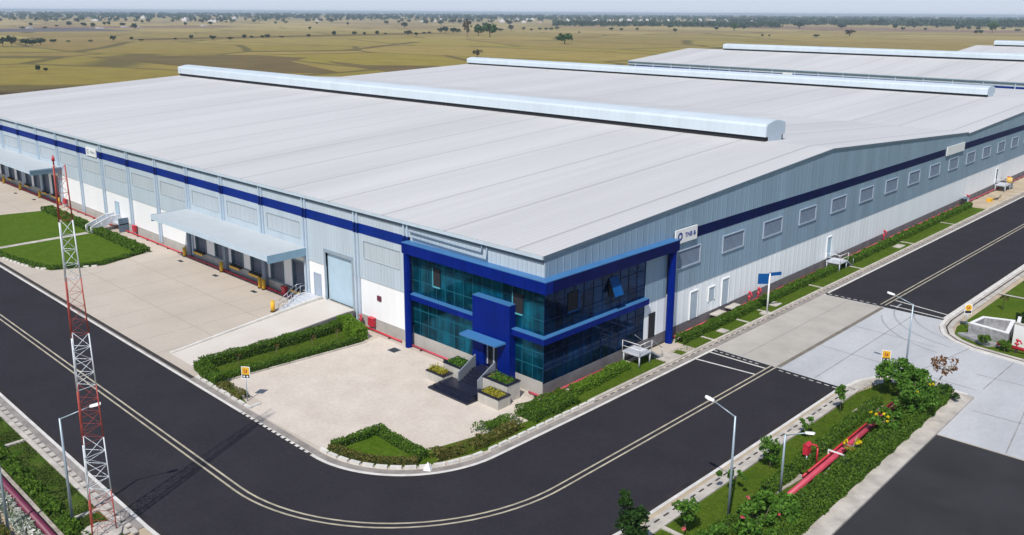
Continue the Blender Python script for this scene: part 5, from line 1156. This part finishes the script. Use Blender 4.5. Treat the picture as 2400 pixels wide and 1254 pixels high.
far_tree(-745, 697, 22.5, 15, 'leaf_farbrown', 'tall thin grey tree at the left of the three tallest field trees'); far_tree(-808, 777, 15.5, 19, 'leaf_fargreen', 'middle tree of the three tall field trees, round and green')
far_tree(-756, 747, 17.5, 22, 'leaf_fargreen', 'biggest round green tree at the right of the three tall field trees'); far_tree(-537, 635, 10.8, 19.5, 'leaf_fargreen', 'lone flat crowned green tree standing free in the olive field')
far_tree(-402, 382, 5.4, 9.5, 'leaf_farbrown', 'brown bush peeking over the far end of the second ridge vent', cat='bush'); far_tree(-490, 1101, 4.6, 11, 'leaf_far', 'small dark bush in the field above the third warehouse roof', cat='bush')
far_tree(-502, 1238, 9.2, 24, 'leaf_farbrown', 'wide reddish brown tree above the third warehouse roof')
far_tree(-438, 108, 3.6, 3.4, 'leaf_far', 'left one of two little dark trees in the near left field'); far_tree(-436, 111, 2.4, 2.8, 'leaf_far', 'right one of two little dark trees in the near left field')
far_tree(-438, 1695, 19.5, 22, 'leaf_fargreen', 'broad green tree right of the lone field tree, at the brown strip edge'); far_tree(-798 + 0, 1424, 14, 20, 'leaf_fargreen', 'green tree standing at the end of the brown strip behind the warehouses')
G1 = [(-798,200,7.1,6.0),(-794,206,8.4,7.7),(-797,218,5.5,7.8),(-793,222,5.1,8.6),(-799,231,6,7.8),(-858,262,3.2,6.5),(-862,277,1.8,3.8),(-862,298,1.9,4.7),(-862,320,5.6,5.3),(-877,345,3.8,3.4),(-859,347,1.9,5.8),(-865,386,2.4,3),(-883,413,4.5,4.6),(-843,417,4.8,6.9),(-846,439,2.9,6.9),(-864,466,5,5.1),(-874,481,3,4.1),(-881,499,3.1,5.3),(-878,504,4.1,7.4),(-884,526,2.1,6.4),(-882,562,3.7,5.4),(-896,609,6.6,6.2),(-915,654,5.1,7),(-907,665,4.6,4.7),(-898,679,6.3,5.8),(-928,716,2.4,4.8),(-893,727,5.8,10.7),(-838,695,5,4.5),(-917,776,3,6.2),(-932,799,3.1,6.3),(-942,830,7.6,9),(-939,836,9.5,9),(-932,846,8.2,10.4),(-929,852,6.3,9.1),(-1001,1016,4.3,11.7),(-1016,1057,9.5,9),(-1005,1077,5.9,6),(-998,1089,3.7,6),(-1015,1130,4.6,7.7),(-1009,1140,4.6,7.8),(-1004,1148,4.6,7.8),(-1025,1188,5.5,8)]
ORD = 'first second third fourth fifth sixth seventh eighth ninth tenth eleventh twelfth thirteenth fourteenth fifteenth sixteenth seventeenth eighteenth nineteenth twentieth'.split()
TEN = {2: 'twenty', 3: 'thirty', 4: 'forty'}
def ordw(n): return ORD[n - 1] if n <= 20 else (TEN[n // 10] + ('-' + ORD[n % 10 - 1] if n % 10 else '-th').replace('y-th', 'ieth')).replace('thirty-th', 'thirtieth').replace('forty-th', 'fortieth')
for gi, (x, y, h, w_) in enumerate(G1): far_tree(x, y, h*1.1, w_*1.25, 'leaf_far', ('tall ' if h > 6 else 'low ') + ordw(gi + 1) + ' plant from the left along the brown hedgerow across the fields', 'hedgerow trees across the fields')
G2 = [(-1752,535,7.2,7.4),(-1724,593,8.1,9.2),(-1712,618,5.4,5.5),(-1707,629,7.2,6.4),(-1794,686,7.6,6.8),(-1790,693,8.5,7.7),(-1685,676,7.2,12.8),(-2673,1139,14.2,14.5),(-1551,637,4.2,7.6),(-3381,1508,10.8,18.4),(-2156,1077,9.5,10.9),(-2060,1097,4.6,5.9),(-2055,1110,3.4,5.9),(-2585,1521,11.7,20.9),(-1938,1195,5.6,12.6),(-2226,1493,10.5,13.4),(-1521,447,3.9,9.6),(-1540,487,3.2,8.2),(-1689,558,3.5,6.3),(-828,1012,2.6,3.4),(-900,1187,6,7.6),(-891,1204,5.2,6.1),(-898,1260,5.4,6.3),(-761,1173,7,6.4),(-994,1507,7.2,11.9),(-1832,1475,8.1,8.3),(-1799,1564,10.6,9.6),(-2298,1646,13.8,14.1),(-1777,1621,11.8,19.3),(-1770,1640,10.7,14.5),(-1026,1907,12.8,10.9),(-846,1784,13.7,23.9),(-859,1568,7.1,10.9),(-556,1077,3.7,4.4),(-550,1086,3.1,3.1),(-794,1880,9.1,20.6),(-587,1795,5.6,7.6),(-422,1550,6.4,7.3),(-568,1998,6.1,8.4),(-618,2103,9.7,9.9),(-623,2093,7.5,6.6),(-1135,2528,19,16.6),(-1029,2372,12.7,12.9),(-899,2314,14.6,17.4),(-959,2526,18.5,16.2),(-1144,2740,13.1,14.8),(-1060,2304,10,10.2),(-523,2078,5.3,10.8),(-445,1884,4.8,11.7)]
for x, y, h, w_ in G2: far_tree(x, y, h*1.1, w_*1.25, 'leaf_far', ('bigger ' if h > 9 else 'small ') + 'hazy field tree ' + where(x, y)[0] + ', ' + where(x, y)[1], 'scattered trees on the far plain')
cx0, cy0 = 43.6, -49.5
rg = np.random.default_rng(5)
for k in range(110):
    az = rg.uniform(18, 76); d = rg.uniform(1500, 4200); a = R(90 + az - 2)
    x, y = cx0 + d*math.cos(a), cy0 + d*math.sin(a); h = rg.uniform(6, 13)
    far_tree(x, y, h, h*rg.uniform(.9, 1.6), 'leaf_far', ('bigger ' if h > 9 else 'small ') + 'hazy field tree ' + where(x, y)[0] + ', ' + where(x, y)[1], 'scattered trees on the far plain')
# woods that read as one dark belt
def wood(name, label, n, fn, hh=(8, 15), per=26, size=2.0):
    P = []
    for _ in range(n):
        x, y = fn(); h = rg.uniform(*hh); w_ = h * rg.uniform(.5, .9)
        d = rg.normal(size=(per, 3)); d /= np.linalg.norm(d, axis=1)[:, None]; d *= rg.uniform(.5, 1, (per, 1))
        P.append(np.column_stack([x + d[:, 0]*w_, y + d[:, 1]*w_, h*.55 + d[:, 2]*h*.45]))
    P = np.vstack(P); V, F = leaves(P, size, .2, .8, rg); o = link_mesh(name, raw_mesh(name, V, F, np.zeros(len(F)), [M['leaf_far']])); tag(o, label, 'wood', kind='stuff')
def belt(a0, a1, d0, d1):
    def f():
        a = R(90 + rg.uniform(a0, a1)); d = rg.uniform(d0, d1); return cx0 + d*math.cos(a), cy0 + d*math.sin(a)
    return f
# azimuths measured left of +Y; the frame spans about 14 to 74 degrees
wood('far_wood', 'dark belt of trees before the town in the right half of the horizon', 520, belt(27, 41, 2050, 2500), (7, 13), 24, 2.2)
wood('far_wood', 'dark tree belt on the horizon at far right', 420, belt(9, 20, 2500, 3000), (12, 20), 26, 3.0)
wood('far_wood', 'dark tree belt behind the brown strip', 420, belt(19, 30, 2650, 3300), (9, 16), 24, 3.0)
wood('horizon_wood', 'pale hazy woods all along the horizon', 2600, belt(6, 80, 3600, 9000), (9, 19), 22, 4.5)
wood('horizon_wood', 'scattered pale woods of the middle distance', 420, belt(6, 80, 2600, 4200), (7, 13), 22, 2.8)
# village houses
def house_mesh(mt, seed):
    r_ = random.Random(seed); m = MB(); a, b_, c = 5 + r_.random()*5, 4 + r_.random()*3, 3 + r_.random()*4
    m.box(-a, a, -b_, b_, 0, c); m.box(-a - .3, a + .3, -b_ - .3, b_ + .3, c + .01, c + .35); m.box(-a*.4, a*.3, -b_*.5, b_*.5, c + .36, c + 2.6); m.box(-a*.45, a*.35, -b_*.55, b_*.55, c + 2.61, c + 2.8)
    for k in (-.5, .4): m.box(a*k - .6, a*k + .6, -b_ - .05, -b_ - .01, 1.0, 2.4, 1)
    m.box(-.5, .5, -b_ - .05, -b_ - .01, 0, 2.2, 1)
    me = bpy.data.meshes.new('house'); me.from_pydata(m.v, [], m.f); me.materials.append(mt); me.materials.append(M['slate']); me.polygons.foreach_set('material_index', m.m); me.update(); return me
HM = [house_mesh(M['house'], 1), house_mesh(M['house'], 2), house_mesh(M['house_pink'], 3)]
for k in range(70):
    az = rg.uniform(26, 44) if k < 44 else rg.uniform(12, 76); d = rg.uniform(2500, 4000); a = R(90 + az)
    o = link_mesh('village_house', HM[k % 3 if k % 2 else 0], None, (cx0 + d*math.cos(a), cy0 + d*math.sin(a), 0)); o.rotation_euler = (0, 0, rg.uniform(.4, 1.2)); s_ = rg.uniform(.7, 1.35); o.scale = (s_, s_, s_)
    tag(o, 'tiny ' + ('pinkish' if o.data == HM[2] else 'pale') + ' flat roofed house near the horizon, ' + where(o.location.x, o.location.y)[0], 'house', 'village houses near the horizon')
for x, y, lb in ((-1560, 470, 'low white farm shed at the left end of the grey flat field'), (-1590, 640, 'left one of two low white sheds right of the grey flat field'), (-1575, 655, 'right one of two low white sheds right of the grey flat field'), (-1640, 820, 'small white shed standing farther right on the stubble'), (-1500, 560, 'low white shed in front of the grey flat field')):
    o = link_mesh('farm_shed', HM[0], None, (x, y, 0)); o.scale = (.8, .8, .3); tag(o, lb, 'shed', 'low white sheds in the left distance')

# ---------------------------------------------------------------- haze
HAZE = 0.00012
hm = bpy.data.materials.new('haze'); hm.use_nodes = True; t = hm.node_tree; t.nodes.remove(t.nodes['Principled BSDF'])
pv = N(t, 'ShaderNodeVolumePrincipled'); pv.inputs['Density'].default_value = HAZE; pv.inputs['Color'].default_value = (0.72, 0.86, 1.0, 1); pv.inputs['Anisotropy'].default_value = 0.0
t.links.new(pv.outputs[0], t.nodes['Material Output'].inputs['Volume'])
m = MB(); m.box(-23000, 11000, -8500, 23000, -1.2, 36.0); hz = m.build('haze', hm); tag(hz, kind='stuff')
